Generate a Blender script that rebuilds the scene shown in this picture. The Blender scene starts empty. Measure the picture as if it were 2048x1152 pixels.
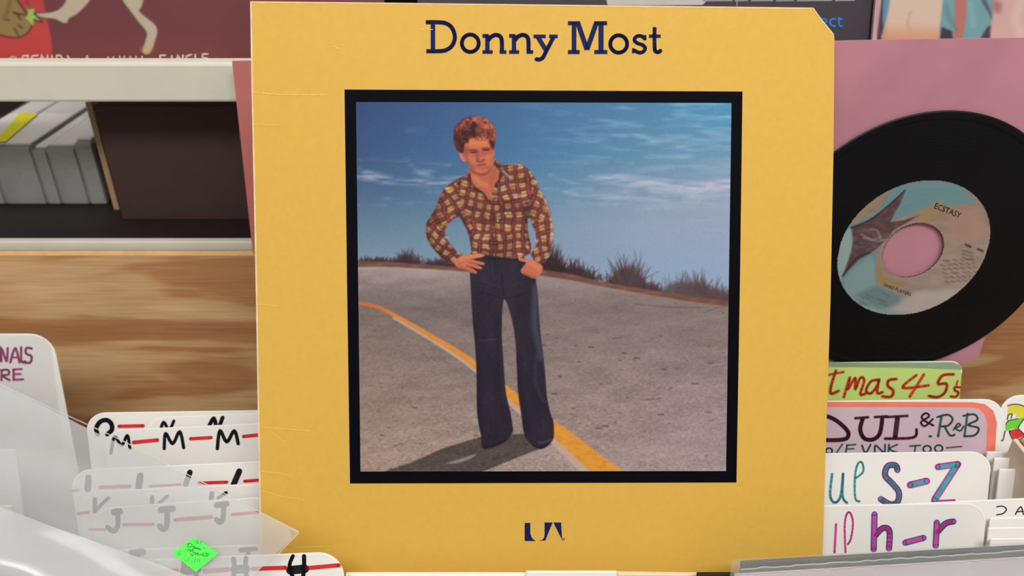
import bpy, math, random
import numpy as np
random.seed(5); rng = np.random.default_rng(5)
sc = bpy.context.scene
V = lambda *a: np.array(a, float)

# ------------------------------------------------------------------ camera, world, lights
PITCH = math.radians(30); CAM = V(0, 0, 1.45); F = 1600.0
FW = V(0, math.cos(PITCH), -math.sin(PITCH)); UP = V(0, math.sin(PITCH), math.cos(PITCH)); RT = V(1, 0, 0)
cam = bpy.data.cameras.new('camera'); camo = bpy.data.objects.new('camera', cam); sc.collection.objects.link(camo)
cam.sensor_width = 36; cam.lens = F / 2048 * 36; cam.clip_start = .01; cam.clip_end = 50
camo.location = CAM; camo.rotation_euler = (math.pi / 2 - PITCH, 0, 0)
cam.dof.use_dof = True; cam.dof.focus_distance = .445; cam.dof.aperture_fstop = 7.5
sc.camera = camo
w = bpy.data.worlds.new('world'); sc.world = w; w.use_nodes = True
w.node_tree.nodes['Background'].inputs[0].default_value = (1, .98, .96, 1)
w.node_tree.nodes['Background'].inputs[1].default_value = .42
sc.view_settings.view_transform = 'Standard'; sc.view_settings.look = 'None'
sc.view_settings.gamma = 1; sc.view_settings.use_curve_mapping = False
sc.view_settings.exposure = -0.1
def area(name, loc, target, sx, sy, power, col=(1, .97, .925)):
    l = bpy.data.lights.new(name, 'AREA'); l.shape = 'RECTANGLE'; l.size = sx; l.size_y = sy; l.energy = power; l.color = col
    o = bpy.data.objects.new(name, l); sc.collection.objects.link(o); o.location = loc
    d = V(*target) - V(*loc)
    from mathutils import Vector
    o.rotation_euler = Vector(d).to_track_quat('-Z', 'Y').to_euler()
    return o
area('ceiling_tube_light', (.12, -.75, 2.7), (.05, .4, 1.2), 2.0, .4, 40)
area('ceiling_tube_light', (.35, .75, 2.75), (.2, .55, 1.2), 1.5, .3, 12)

# ------------------------------------------------------------------ geometry helpers
def P(px, py, d):                                   # point seen at a photo pixel, at axial depth d (metres)
    return CAM + d * FW + (px - 1024) / F * d * RT + (576 - py) / F * d * UP
def ray(px, py):
    return FW + (px - 1024) / F * RT + (576 - py) / F * UP
class Plane:
    def __init__(s, p, n): s.p = V(*p); s.n = V(*n) / np.linalg.norm(n); s.n = s.n if s.n @ FW < 0 else -s.n
    def at(s, px, py, off=0.0):
        r = ray(px, py); t = ((s.p + s.n * off - CAM) @ s.n) / (r @ s.n); return CAM + r * t
    def depth(s, px, py): return (s.at(px, py) - CAM) @ FW
def proj(pts):
    q = np.asarray(pts) - CAM; d = q @ FW
    return np.stack([1024 + F * (q @ RT) / d, 576 - F * (q @ UP) / d], -1)
def plane3(a, b, c): return Plane(a, np.cross(b - a, c - a))
def leaning(px, py, d, lean):                        # plane through a pixel, leaning back by 'lean' degrees
    L = math.radians(lean); return Plane(P(px, py, d), (0, -math.cos(L), math.sin(L)))

def link(o): sc.collection.objects.link(o); return o
def origin_of(o):
    return V(0, 0, 0) if o is None else V(*o['org'])
def mesh(name, verts, faces, mat, parent=None, org=None, smooth=False, **props):
    verts = np.asarray(verts, float)
    if parent is not None: o0 = origin_of(parent)
    else:
        o0 = V(*org) if org is not None else V((verts[:, 0].min() + verts[:, 0].max()) / 2, (verts[:, 1].min() + verts[:, 1].max()) / 2, verts[:, 2].min())
    me = bpy.data.meshes.new(name); me.from_pydata((verts - o0).tolist(), [], faces)
    if mat: me.materials.append(mat)
    if smooth: me.polygons.foreach_set('use_smooth', [True] * len(me.polygons))
    me.update()
    o = link(bpy.data.objects.new(name, me)); o['org'] = o0.tolist()
    if parent is not None: o.parent = parent
    else: o.location = o0
    for k, v in props.items(): o[k] = v
    return o
def empty(name, loc, **props):
    o = link(bpy.data.objects.new(name, None)); o.location = loc; o['org'] = list(map(float, loc)); o.empty_display_size = .02
    for k, v in props.items(): o[k] = v
    return o
class MB:
    def __init__(s): s.v = []; s.f = []
    def add(s, v, f):
        n = len(s.v); s.v += [tuple(map(float, x)) for x in v]; s.f += [tuple(i + n for i in q) for q in f]; return s
    def box(s, lo, hi):
        x0, y0, z0 = lo; x1, y1, z1 = hi
        return s.add([(x0,y0,z0),(x1,y0,z0),(x1,y1,z0),(x0,y1,z0),(x0,y0,z1),(x1,y0,z1),(x1,y1,z1),(x0,y1,z1)],
                     [(0,3,2,1),(4,5,6,7),(0,1,5,4),(1,2,6,5),(2,3,7,6),(3,0,4,7)])
    def slab(s, pts, n, t):                          # polygon 'pts' (front), thickness t away from normal n
        pts = [V(*p) for p in pts]; k = len(pts); n = V(*n)
        return s.add(pts + [p - n * t for p in pts], [tuple(range(k)), tuple(range(2 * k - 1, k - 1, -1))] +
                     [(i, i + k, (i + 1) % k + k, (i + 1) % k) for i in range(k)])
    def make(s, name, mat, parent=None, bevel=0, **p):
        o = mesh(name, s.v, s.f, mat, parent, **p)
        if bevel:
            b = o.modifiers.new('bevel', 'BEVEL'); b.width = bevel; b.segments = 2; b.limit_method = 'ANGLE'
        return o
def spline(pts, n=6, closed=False):                  # Catmull-Rom
    p = np.asarray(pts, float); N = len(p)
    if N < 3: return p
    idx = range(N if closed else N - 1); out = []
    for i in idx:
        g = (lambda j: p[j % N]) if closed else (lambda j: p[min(max(j, 0), N - 1)])
        a, b, c, d = g(i - 1), g(i), g(i + 1), g(i + 2)
        for t in np.linspace(0, 1, n, endpoint=False):
            out.append(.5 * ((2 * b) + (c - a) * t + (2 * a - 5 * b + 4 * c - d) * t * t + (3 * b - a - 3 * c + d) * t ** 3))
    if not closed: out.append(p[-1])
    return np.array(out)
def ribbon(mb, pl, pts, wpx, off=.00015, cap=True, sm=True):
    """an ink stroke: polyline in photo pixels laid onto plane pl"""
    q = spline(pts, 5) if sm and len(pts) > 2 else np.asarray(pts, float)
    h = wpx / 2
    for a, b in zip(q[:-1], q[1:]):
        t = b - a; L = np.hypot(*t)
        if L < 1e-6: continue
        nrm = V(-t[1], t[0]) / L * h
        mb.add([pl.at(*(a + nrm), off), pl.at(*(b + nrm), off), pl.at(*(b - nrm), off), pl.at(*(a - nrm), off)], [(0, 1, 2, 3)])
    dots = q if cap else () if cap is None else q[1:-1]
    for c in dots:
        mb.add([pl.at(c[0] + h * math.cos(a), c[1] + h * math.sin(a), off) for a in np.linspace(0, 2 * math.pi, 10, endpoint=False)], [tuple(range(10))])
def zc(s, ox, oy):                                   # zoomed crop coordinates -> photo pixels
    return lambda pts: [(ox + x / s, oy + y / s) for x, y in pts]
def clusters(strokes):
    """strokes that touch belong to one letter"""
    n = len(strokes); g = list(range(n)); pp = [np.concatenate([np.linspace(a, b, 12) for a, b in zip(np.asarray(p, float)[:-1], np.asarray(p, float)[1:])]) for p, _ in strokes]
    for i in range(n):
        for j in range(i):
            if np.min(np.linalg.norm(pp[i][:, None] - pp[j][None], axis=2)) < (strokes[i][1] + strokes[j][1]) / 2 + .6:
                a, b = g[i], g[j]; g = [b if q == a else q for q in g]
    return [[strokes[i] for i in range(n) if g[i] == k] for k in sorted(set(g))]
ONE = {'lettering': 'letter', 'title_lettering': 'letter', 'letter_outline': 'letter_outline', 'crease': 'crease', 'worn_lit_edge': 'worn_lit_edge'}
def ink(name, pl, strokes, mat, parent, off=.00015, cap=True, sm=True, **p):
    if name in ONE:
        return [ink('=' + ONE[name], pl, c_, mat, parent, off, cap, sm, **p) for c_ in clusters(strokes)]
    if name in ('handwriting', 'small_print'): p['kind'] = 'stuff'
    name = name.lstrip('=')
    mb = MB()
    for pts, wpx in strokes: ribbon(mb, pl, pts, wpx, off, cap, sm)
    return mb.make(name, mat, parent, **p)
def patch(name, pl, pts, mat, parent, off=.0001, **p):
    return mesh(name, [pl.at(x, y, off) for x, y in pts], [tuple(range(len(pts)))], mat, parent, **p)

# ------------------------------------------------------------------ materials
def s2l(c):
    c = np.asarray(c, float); return np.where(c <= .04045, c / 12.92, ((c + .055) / 1.055) ** 2.4)
def C8(r, g, b): return tuple(s2l(np.array([r, g, b]) / 255.0)) + (1.0,)
def new_mat(name):
    m = bpy.data.materials.new(name); m.use_nodes = True; nt = m.node_tree
    return m, nt, nt.nodes['Principled BSDF']
def mat(name, rgb, rough=.6, var=.06, scale=60, bump=0, spec=.3, stretch=(1, 1, 1), coat=0):
    m, nt, b = new_mat(name); N = nt.nodes; L = nt.links
    tc = N.new('ShaderNodeTexCoord'); mp = N.new('ShaderNodeMapping'); mp.inputs['Scale'].default_value = stretch
    no = N.new('ShaderNodeTexNoise'); no.inputs['Scale'].default_value = scale; no.inputs['Detail'].default_value = 4
    L.new(tc.outputs['Object'], mp.inputs[0]); L.new(mp.outputs[0], no.inputs['Vector'])
    r = N.new('ShaderNodeValToRGB'); c = np.array(C8(*rgb)[:3])
    r.color_ramp.elements[0].position = .3; r.color_ramp.elements[1].position = .7
    r.color_ramp.elements[0].color = (*(c * (1 - var)), 1); r.color_ramp.elements[1].color = (*np.minimum(c * (1 + var), 1), 1)
    L.new(no.outputs['Fac'], r.inputs[0]); L.new(r.outputs[0], b.inputs['Base Color'])
    b.inputs['Roughness'].default_value = rough; b.inputs['Specular IOR Level'].default_value = spec
    b.inputs['Coat Weight'].default_value = coat; b.inputs['Coat Roughness'].default_value = .15
    if bump:
        bp = N.new('ShaderNodeBump'); bp.inputs['Strength'].default_value = bump; bp.inputs['Distance'].default_value = .002
        L.new(no.outputs['Fac'], bp.inputs['Height']); L.new(bp.outputs[0], b.inputs['Normal'])
    return m
def print_mat(name, rough=.45, spec=.3, grain=.0, gain=1.0):
    m, nt, b = new_mat(name); N = nt.nodes; L = nt.links
    at = N.new('ShaderNodeAttribute'); at.attribute_name = 'ink'
    b.inputs['Roughness'].default_value = rough; b.inputs['Specular IOR Level'].default_value = spec
    if grain or gain != 1:
        tc = N.new('ShaderNodeTexCoord'); no = N.new('ShaderNodeTexNoise'); no.inputs['Scale'].default_value = 1800; no.inputs['Detail'].default_value = 2
        L.new(tc.outputs['Object'], no.inputs['Vector'])
        mr = N.new('ShaderNodeMapRange'); mr.inputs[1].default_value = .3; mr.inputs[2].default_value = .7
        mr.inputs[3].default_value = gain * (1 - grain); mr.inputs[4].default_value = gain * (1 + grain)
        L.new(no.outputs['Fac'], mr.inputs[0])
        mx = N.new('ShaderNodeVectorMath'); mx.operation = 'SCALE'
        L.new(at.outputs['Color'], mx.inputs[0]); L.new(mr.outputs[0], mx.inputs['Scale']); L.new(mx.outputs[0], b.inputs['Base Color'])
    else: L.new(at.outputs['Color'], b.inputs['Base Color'])
    return m
def film_mat(name, alpha, rough=.12, bump=.35, scale=22, tint=(.86, .88, .9), gloss=.07):
    m = bpy.data.materials.new(name); m.use_nodes = True; nt = m.node_tree; N = nt.nodes; L = nt.links
    N.remove(N['Principled BSDF']); out = N['Material Output']
    tr = N.new('ShaderNodeBsdfTransparent'); tr.inputs[0].default_value = (.97, .97, .97, 1)
    di = N.new('ShaderNodeBsdfDiffuse'); di.inputs[0].default_value = (*tint, 1)
    tl = N.new('ShaderNodeBsdfTranslucent'); tl.inputs[0].default_value = (*tint, 1)
    ma = N.new('ShaderNodeMixShader'); ma.inputs[0].default_value = .4; L.new(di.outputs[0], ma.inputs[1]); L.new(tl.outputs[0], ma.inputs[2])
    tc = N.new('ShaderNodeTexCoord'); no = N.new('ShaderNodeTexNoise'); no.inputs['Scale'].default_value = scale; no.inputs['Detail'].default_value = 3; no.inputs['Distortion'].default_value = .8
    L.new(tc.outputs['Object'], no.inputs['Vector'])
    mr = N.new('ShaderNodeMapRange'); mr.inputs[1].default_value = .35; mr.inputs[2].default_value = .7
    mr.inputs[3].default_value = alpha * .85; mr.inputs[4].default_value = alpha * 1.15; L.new(no.outputs['Fac'], mr.inputs[0])
    mb = N.new('ShaderNodeMixShader'); L.new(mr.outputs[0], mb.inputs[0]); L.new(tr.outputs[0], mb.inputs[1]); L.new(ma.outputs[0], mb.inputs[2])
    gl = N.new('ShaderNodeBsdfGlossy'); gl.inputs['Roughness'].default_value = rough
    bp = N.new('ShaderNodeBump'); bp.inputs['Strength'].default_value = bump; bp.inputs['Distance'].default_value = .004
    L.new(no.outputs['Fac'], bp.inputs['Height']); L.new(bp.outputs[0], gl.inputs['Normal'])
    mc = N.new('ShaderNodeMixShader'); mc.inputs[0].default_value = gloss; L.new(mb.outputs[0], mc.inputs[1]); L.new(gl.outputs[0], mc.inputs[2])
    L.new(mc.outputs[0], out.inputs['Surface'])
    return m
def plywood_mat():
    m, nt, b = new_mat('plywood'); N = nt.nodes; L = nt.links
    tc = N.new('ShaderNodeTexCoord'); mp = N.new('ShaderNodeMapping'); mp.inputs['Scale'].default_value = (2.6, 1, 13)
    L.new(tc.outputs['Object'], mp.inputs[0])
    n1 = N.new('ShaderNodeTexNoise'); n1.inputs['Scale'].default_value = 1.6; n1.inputs['Detail'].default_value = 3; n1.inputs['Distortion'].default_value = .7
    L.new(mp.outputs[0], n1.inputs['Vector'])
    r = N.new('ShaderNodeValToRGB'); cr = r.color_ramp
    cr.elements[0].position = .36; cr.elements[0].color = C8(168, 120, 82)
    e = cr.elements.new(.47); e.color = C8(178, 129, 86)
    e = cr.elements.new(.52); e.color = C8(199, 161, 116)
    cr.elements[-1].position = .68; cr.elements[-1].color = C8(212, 178, 135)
    L.new(n1.outputs['Fac'], r.inputs[0])
    mp2 = N.new('ShaderNodeMapping'); mp2.inputs['Scale'].default_value = (10, 10, 420); L.new(tc.outputs['Object'], mp2.inputs[0])
    n2 = N.new('ShaderNodeTexNoise'); n2.inputs['Scale'].default_value = 2; n2.inputs['Detail'].default_value = 3; L.new(mp2.outputs[0], n2.inputs['Vector'])
    mr = N.new('ShaderNodeMapRange'); mr.inputs[1].default_value = .3; mr.inputs[2].default_value = .7; mr.inputs[3].default_value = .82; mr.inputs[4].default_value = 1.1
    L.new(n2.outputs['Fac'], mr.inputs[0])
    mx = N.new('ShaderNodeVectorMath'); mx.operation = 'SCALE'; L.new(r.outputs[0], mx.inputs[0]); L.new(mr.outputs[0], mx.inputs['Scale'])
    L.new(mx.outputs[0], b.inputs['Base Color']); b.inputs['Roughness'].default_value = .55; b.inputs['Specular IOR Level'].default_value = .25
    bp = N.new('ShaderNodeBump'); bp.inputs['Strength'].default_value = .15; bp.inputs['Distance'].default_value = .001
    L.new(n2.outputs['Fac'], bp.inputs['Height']); L.new(bp.outputs[0], b.inputs['Normal'])
    return m
M = dict(
    yellow=mat('yellow_card', (201, 160, 69), .55, .025, 300, .03, .16),
    worn_lit=mat('worn_lit_board_edge', (214, 184, 142), .7, .12, 150),
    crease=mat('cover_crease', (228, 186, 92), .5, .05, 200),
    black=mat('black_print', (5, 5, 11), .65, .1, 100, 0, .05),
    navy=mat('navy_print', (16, 26, 76), .6, .12, 200, 0, .1),
    white_paint=mat('white_paint', (206, 202, 186), .5, .03, 40, .05),
    plastic=mat('white_plastic_card', (228, 226, 221), .3, .02, 20, .02, .4),
    plastic_edge=mat('card_edge', (245, 244, 238), .4, .02, 20),
    ply=plywood_mat(), ply_edge=mat('plywood_edge', (228, 178, 118), .6, .1, 90, 0, .2, (1, 1, 6)),
    marker=mat('black_marker', (20, 19, 30), .5, .2, 120), red=mat('red_marker', (208, 44, 42), .5, .12, 150),
    purple=mat('purple_marker', (158, 18, 108), .5, .12, 150), plum=mat('plum_marker', (66, 24, 48), .5, .15, 150),
    green_ink=mat('green_marker', (36, 88, 82), .5, .15, 150), teal=mat('teal_marker', (70, 152, 166), .5, .15, 150),
    magenta=mat('magenta_marker', (176, 48, 142), .5, .15, 150), pink_ink=mat('pink_marker', (205, 70, 150), .5, .12, 150),
    blue_ink=mat('blue_marker', (62, 96, 150), .5, .12, 150), orange_ink=mat('orange_marker', (190, 56, 26), .5, .15, 150),
    coral=mat('coral_paper', (226, 118, 98), .6, .06, 60), mauve=mat('mauve_paper', (190, 168, 178), .6, .04, 60),
    lime=mat('lime_card', (176, 198, 112), .5, .06, 40), limedark=mat('lime_plastic_lip', (128, 150, 122), .35, .1, 30),
    sticker=mat('neon_green_sticker', (84, 240, 84), .5, .03, 100), sticker_ink=mat('sticker_ink', (24, 60, 34), .6),
    sticker_print=mat('sticker_print', (54, 160, 64), .6),
    yellow_label=mat('yellow_label', (228, 224, 40), .5, .05, 80),
    white_sleeve=mat('white_paper_sleeve', (226, 224, 220), .5, .05, 50, .1), cream=mat('cream_paper_sleeve', (214, 196, 170), .6, .06, 50, .1),
    tan=mat('tan_card', (158, 128, 96), .6, .08, 50), grey=mat('grey_card', (66, 70, 70), .5, .08, 60),
    dark=mat('dark_board', (30, 24, 22), .6, .15, 40), brown_box=mat('brown_cardboard', (60, 42, 36), .7, .06, 40),
    pink=mat('pink_paper', (178, 122, 134), .5, .18, 11, .3, .3), salmon=mat('salmon_paper', (190, 112, 104), .5, .08, 16, .1),
    vinyl=mat('black_vinyl', (5, 4, 6), .42, .15, 30, 0, .2),
    greyd=mat('grey_wrap', (112, 112, 108), .3, .2, 25, .2, .5), wall=mat('painted_wall', (150, 140, 130), .8),
    grey_text=mat('grey_print', (150, 148, 150), .6), sky_blue=mat('blue_print', (28, 108, 190), .5),
    floor=mat('floor_vinyl', (110, 104, 98), .6),
)
FILM = film_mat('clear_bag_film', .31, rough=.16, bump=.4, scale=15, tint=(.87, .91, .95), gloss=.07)
FILM2 = film_mat('clear_bag_film_front', .46, rough=.14, bump=.02, scale=8, tint=(.7, .72, .74), gloss=.035)
FILM4 = film_mat('clear_sign_cover', .06, rough=.1, bump=.2)
FILM3 = film_mat('clear_sleeve_film', .22, scale=30)

# ------------------------------------------------------------------ raster painting (flat print only): colours per vertex of a fine grid
class Canvas:
    def __init__(s, x0, y0, x1, y1, pitch=1.0, col=(0, 0, 0)):
        s.x0, s.y0, s.p = x0, y0, pitch
        xs = np.arange(x0, x1 + pitch, pitch); ys = np.arange(y0, y1 + pitch, pitch)
        s.X, s.Y = np.meshgrid(xs, ys); s.img = np.ones(s.X.shape + (3,)) * np.array(col) / 255
    def noise(s, sx, sy, seed=0, octaves=1):
        out = np.zeros(s.X.shape); amp = 1; tot = 0
        for o in range(octaves):
            r = np.random.default_rng(seed * 17 + o); g = r.random((64, 64))
            u = (s.X - s.x0) / sx * 2 ** o; v = (s.Y - s.y0) / sy * 2 ** o
            iu = np.floor(u).astype(int); iv = np.floor(v).astype(int); fu = u - iu; fv = v - iv
            fu = fu * fu * (3 - 2 * fu); fv = fv * fv * (3 - 2 * fv)
            G = lambda a, b: g[b % 64, a % 64]
            out += amp * ((G(iu, iv) * (1 - fu) + G(iu + 1, iv) * fu) * (1 - fv) + (G(iu, iv + 1) * (1 - fu) + G(iu + 1, iv + 1) * fu) * fv)
            tot += amp; amp *= .5
        return out / tot
    def mask(s, poly, soft=1.2, sm=True, closed=True, width=None, n=5):
        """antialiased mask of a polygon (or of a stroke when width is given)"""
        q = spline(poly, n, closed=(width is None)) if sm and len(poly) > 2 else np.asarray(poly, float)
        pad = soft + (np.max(width) if width is not None else 0) + 2
        i0 = max(int((q[:, 1].min() - pad - s.y0) / s.p), 0); i1 = min(int((q[:, 1].max() + pad - s.y0) / s.p) + 2, s.X.shape[0])
        j0 = max(int((q[:, 0].min() - pad - s.x0) / s.p), 0); j1 = min(int((q[:, 0].max() + pad - s.x0) / s.p) + 2, s.X.shape[1])
        m = np.zeros(s.X.shape)
        if i1 <= i0 or j1 <= j0: return m
        x = s.X[i0:i1, j0:j1]; y = s.Y[i0:i1, j0:j1]; d = np.full(x.shape, 1e9); ins = np.zeros(x.shape, bool)
        A = q; B = np.roll(q, -1, 0)
        if width is not None: A = q[:-1]; B = q[1:]
        wd = None if width is None else (np.interp(np.linspace(0, 1, len(A)), np.linspace(0, 1, len(np.atleast_1d(width))), np.atleast_1d(width)))
        for k, (a, b) in enumerate(zip(A, B)):
            e = b - a; t = np.clip(((x - a[0]) * e[0] + (y - a[1]) * e[1]) / max(e @ e, 1e-9), 0, 1)
            dd = np.hypot(x - a[0] - t * e[0], y - a[1] - t * e[1])
            if width is not None: dd = dd - wd[k] / 2
            else:
                c = (a[1] > y) != (b[1] > y)
                with np.errstate(divide='ignore', invalid='ignore'):
                    ins ^= c & (x < (b[0] - a[0]) * (y - a[1]) / (b[1] - a[1] if b[1] != a[1] else 1e-9) + a[0])
            d = np.minimum(d, dd)
        if width is None: d = np.where(ins, -d, d)
        m[i0:i1, j0:j1] = np.clip(.5 - d / soft, 0, 1); return m
    def put(s, m, col, a=1.0):
        c = np.asarray(col, float) / 255 if np.ndim(col) == 1 else col
        k = (m * a)[..., None]; s.img = s.img * (1 - k) + c * k; return m
    def poly(s, pts, col, soft=1.2, a=1.0, sm=True): return s.put(s.mask(pts, soft, sm), col, a)
    def stroke(s, pts, wd, col, soft=1.2, a=1.0, sm=True): return s.put(s.mask(pts, soft, sm, width=wd), col, a)
    def blur(s, r):
        k = np.exp(-.5 * (np.arange(-int(3 * r) - 1, int(3 * r) + 2) / r) ** 2); k /= k.sum(); h = len(k) // 2
        for ax in (0, 1):
            p = np.pad(s.img, [(h, h) if i == ax else (0, 0) for i in range(3)], mode='edge')
            s.img = sum(kk * np.take(p, range(i, i + s.img.shape[ax]), axis=ax) for i, kk in enumerate(k))
        return s
    def sample(s, x, y, arr=None):
        im = s.img if arr is None else arr
        u = np.clip((x - s.x0) / s.p, 0, im.shape[1] - 1.001); v = np.clip((y - s.y0) / s.p, 0, im.shape[0] - 1.001)
        i = u.astype(int); j = v.astype(int); fu = u - i; fv = v - j
        if im.ndim == 3: fu = fu[..., None]; fv = fv[..., None]
        return (im[j, i] * (1 - fu) + im[j, i + 1] * fu) * (1 - fv) + (im[j + 1, i] * (1 - fu) + im[j + 1, i + 1] * fu) * fv
def print_grid(name, corners, nu, nv, canvas, mt, parent=None, keep=None, bilerp=False, **props):
    """a flat printed sheet: grid over four 3D corners (TL, TR, BR, BL), colour per vertex from the canvas"""
    tl, tr, br, bl = [V(*c) for c in corners]
    u = np.linspace(0, 1, nu)[None, :, None]; v = np.linspace(0, 1, nv)[:, None, None]
    G = (tl * (1 - u) + tr * u) * (1 - v) + (bl * (1 - u) + br * u) * v
    vs = G.reshape(-1, 3); pp = proj(vs); col = canvas.sample(pp[:, 0], pp[:, 1])
    idx = np.arange(nu * nv).reshape(nv, nu)
    q = np.stack([idx[1:, :-1], idx[1:, 1:], idx[:-1, 1:], idx[:-1, :-1]], -1).reshape(-1, 4)
    if keep is not None:
        kp = keep(pp, vs)
        q = q[kp[q].any(1)]
        used = np.unique(q); rem = np.full(len(vs), -1); rem[used] = np.arange(len(used)); q = rem[q]; vs = vs[used]; col = col[used]
    o0 = origin_of(parent) if parent is not None else V(vs[:, 0].mean(), vs[:, 1].min(), vs[:, 2].min())
    me = bpy.data.meshes.new(name)
    me.vertices.add(len(vs)); me.vertices.foreach_set('co', (vs - o0).astype(np.float32).ravel())
    me.loops.add(q.size); me.loops.foreach_set('vertex_index', q.astype(np.int32).ravel())
    me.polygons.add(len(q)); me.polygons.foreach_set('loop_start', np.arange(0, q.size, 4, dtype=np.int32))
    me.update(calc_edges=True)
    a = me.color_attributes.new('ink', 'FLOAT_COLOR', 'POINT')
    a.data.foreach_set('color', np.concatenate([s2l(np.clip(col, 0, 1)), np.ones((len(vs), 1))], 1).astype(np.float32).ravel())
    me.materials.append(mt); o = link(bpy.data.objects.new(name, me)); o['org'] = o0.tolist()
    if parent is not None: o.parent = parent
    else: o.location = o0
    for k, vv in props.items(): o[k] = vv
    return o

# ================================================================== SETTING
MB().box((-2.2, 1.6, 0), (2.2, 1.7, 2.9)).make('wall_back', M['wall'], kind='structure')
MB().box((-2.2, -1.5, -.06), (2.2, 1.6, 0)).make('floor', M['floor'], kind='structure')

# ================================================================== WHITE DISPLAY UNIT (rail, shelf, cubby floor)
SH = empty('display_shelf', (0, .75, 0), label='white painted display unit with a low open cubby behind the plywood panel', category='shelf')
zr0, zr1 = 1.45 - .166, 1.45 - .1388
MB().box((-.85, .545, zr0), (.85, .5597, zr1)).make('front_rail', M['white_paint'], SH, bevel=.002)
MB().box((-.85, .5597, zr0), (.85, .605, zr0 + .010)).make('shelf_board', M['white_paint'], SH)
MB().box((-.85, .545, 1.45 - .2819), (.85, .5515, 1.45 - .2739)).make('lower_lip', M['white_paint'], SH, bevel=.0008)
MB().box((-.85, .5515, 1.45 - .2819), (.85, .98, 1.45 - .2741)).make('cubby_floor', M['dark'], SH)
MB().box((-.85, .98, 0), (.85, 1.0, 1.45 - .12)).make('back_panel', M['dark'], SH)
for s in (-1, 1):
    x = s * .86; MB().box((x - .01, .545, 0), (x + .01, 1.0, zr1)).make('side_panel', M['white_paint'], SH)

# ================================================================== RECORD BIN
BN = empty('record_bin', (0, .3, 0), label='wooden record bin with a tall plywood back panel', category='bin')
FZ = 1.45 - .52
MB().box((-.66, .06, FZ - .02), (.66, .5445, FZ)).make('bottom_board', M['tan'], BN)
o = MB().box((-.66, .5316, FZ), (.66, .5395, 1.45 - .279)).make('back_panel', M['ply'], BN, label='plywood back panel with wavy brown grain')
mesh('veneer_edge', [(-.66, .5316, 1.45-.2788), (.66, .5316, 1.45-.2788), (.66, .5395, 1.45-.2788), (-.66, .5395, 1.45-.2788)], [(0, 1, 2, 3)], M['ply_edge'], o)
MB().box((-.66, .06, FZ), (.66, .07, FZ + .1)).make('front_board', M['tan'], BN)
for s in (-1, 1): MB().box((s * .665 - .005, .06, FZ - .02), (s * .665 + .005, .54, FZ + .12)).make('side_board', M['tan'], BN)
MB().box((-.6, .1, 0), (.6, .5, FZ - .02)).make('plinth', M['tan'], BN)

# ================================================================== LP ALBUM
AP = plane3(P(584, 8, .4315), P(1584, 8, .4315), P(1084, 1150, .4496))
AN = AP.n
out_px = [(500, 2), (760, 5), (1100, 9), (1625, 15), (1633, 24), (1640, 36), (1652, 50), (1668, 68), (1669, 80), (1667, 300), (1661, 600), (1653, 850), (1646, 1090), (1643, 1150),
          (1330, 1147), (1100, 1143), (800, 1146), (529, 1150), (521, 1110), (517, 900), (512, 600), (508, 400), (504, 190)]
AL = MB().slab([AP.at(*p) for p in out_px], AN, .0035).make('album_cover', M['yellow'], None,
     label='large yellow album cover with navy slab lettering above a printed photograph', category='record cover')
def rect_px(name, pts, mt, off, par=AL, **p): return patch(name, AP, pts, mt, par, off, **p)
rect_px('picture_border', [(689, 179), (1086, 181), (1485, 183), (1480, 560), (1473, 965), (1086, 966), (700, 967), (694, 560)], M['black'], .00012, label='black printed border')
T = zc(4.096, 840, 20)
def circ(cx, cy, rx, ry, n=24): return [(cx + rx * math.cos(a), cy + ry * math.sin(a)) for a in np.linspace(0, 2 * math.pi, n + 1)]
tl = [([(106, 88), (106, 350)], 37), ([(48, 100), (150, 100), (215, 110), (263, 148), (286, 220), (266, 287), (220, 325), (160, 337), (52, 337)], 34),
      (circ(412, 272, 69, 71), 32),
      ([(552, 204), (552, 345)], 36), ([(512, 212), (562, 212)], 32), ([(560, 246), (585, 218), (622, 204), (655, 215), (670, 250), (671, 345)], 34), ([(512, 344), (596, 344)], 30), ([(652, 344), (708, 344)], 30),
      ([(770, 204), (770, 345)], 36), ([(730, 212), (780, 212)], 32), ([(778, 246), (803, 218), (840, 204), (873, 215), (888, 250), (889, 345)], 34), ([(730, 344), (812, 344)], 30), ([(872, 344), (928, 344)], 30),
      ([(930, 216), (1030, 216)], 30), ([(1058, 216), (1128, 216)], 30), ([(965, 220), (1036, 335)], 38), ([(1095, 220), (1030, 345), (1008, 388), (980, 405), (950, 402)], 33),
      ([(1212, 108), (1312, 108)], 33), ([(1428, 108), (1533, 108)], 33), ([(1262, 100), (1262, 350)], 38), ([(1483, 100), (1483, 350)], 42), ([(1290, 96), (1368, 325)], 40), ([(1448, 96), (1368, 325)], 40), ([(1212, 344), (1308, 344)], 33), ([(1428, 344), (1535, 344)], 33),
      (circ(1628, 278, 69, 71), 32),
      ([(1845, 238), (1815, 214), (1775, 216), (1756, 245), (1778, 270), (1822, 286), (1845, 312), (1828, 342), (1790, 348), (1748, 326)], 30), ([(1846, 204), (1846, 246)], 18), ([(1746, 312), (1746, 356)], 18),
      ([(1922, 140), (1922, 305), (1932, 340), (1955, 344), (1972, 332)], 32), ([(1876, 214), (1972, 214)], 28)]
ink('title_lettering', AP, [(T(p), wd / 4.096) for p, wd in tl], M['navy'], AL, .00015, cap=False, label='navy slab serif letter')
U = zc(12.8, 1020, 1020); mb = MB()
for pts in ([(375, 330), (520, 330), (520, 600), (545, 680), (590, 745), (665, 795), (375, 795)],
            [(885, 320), (1090, 320), (905, 780), (740, 790), (830, 760), (870, 710), (885, 640)], [(1110, 320), (1310, 320), (1310, 720), (1330, 760)]):
    mb.add([AP.at(x, y, .00015) for x, y in U(pts)], [tuple(range(len(pts)))])
ribbon(mb, AP, U(circ(1370, 745, 26, 26, 12)), 1.0)
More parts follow.
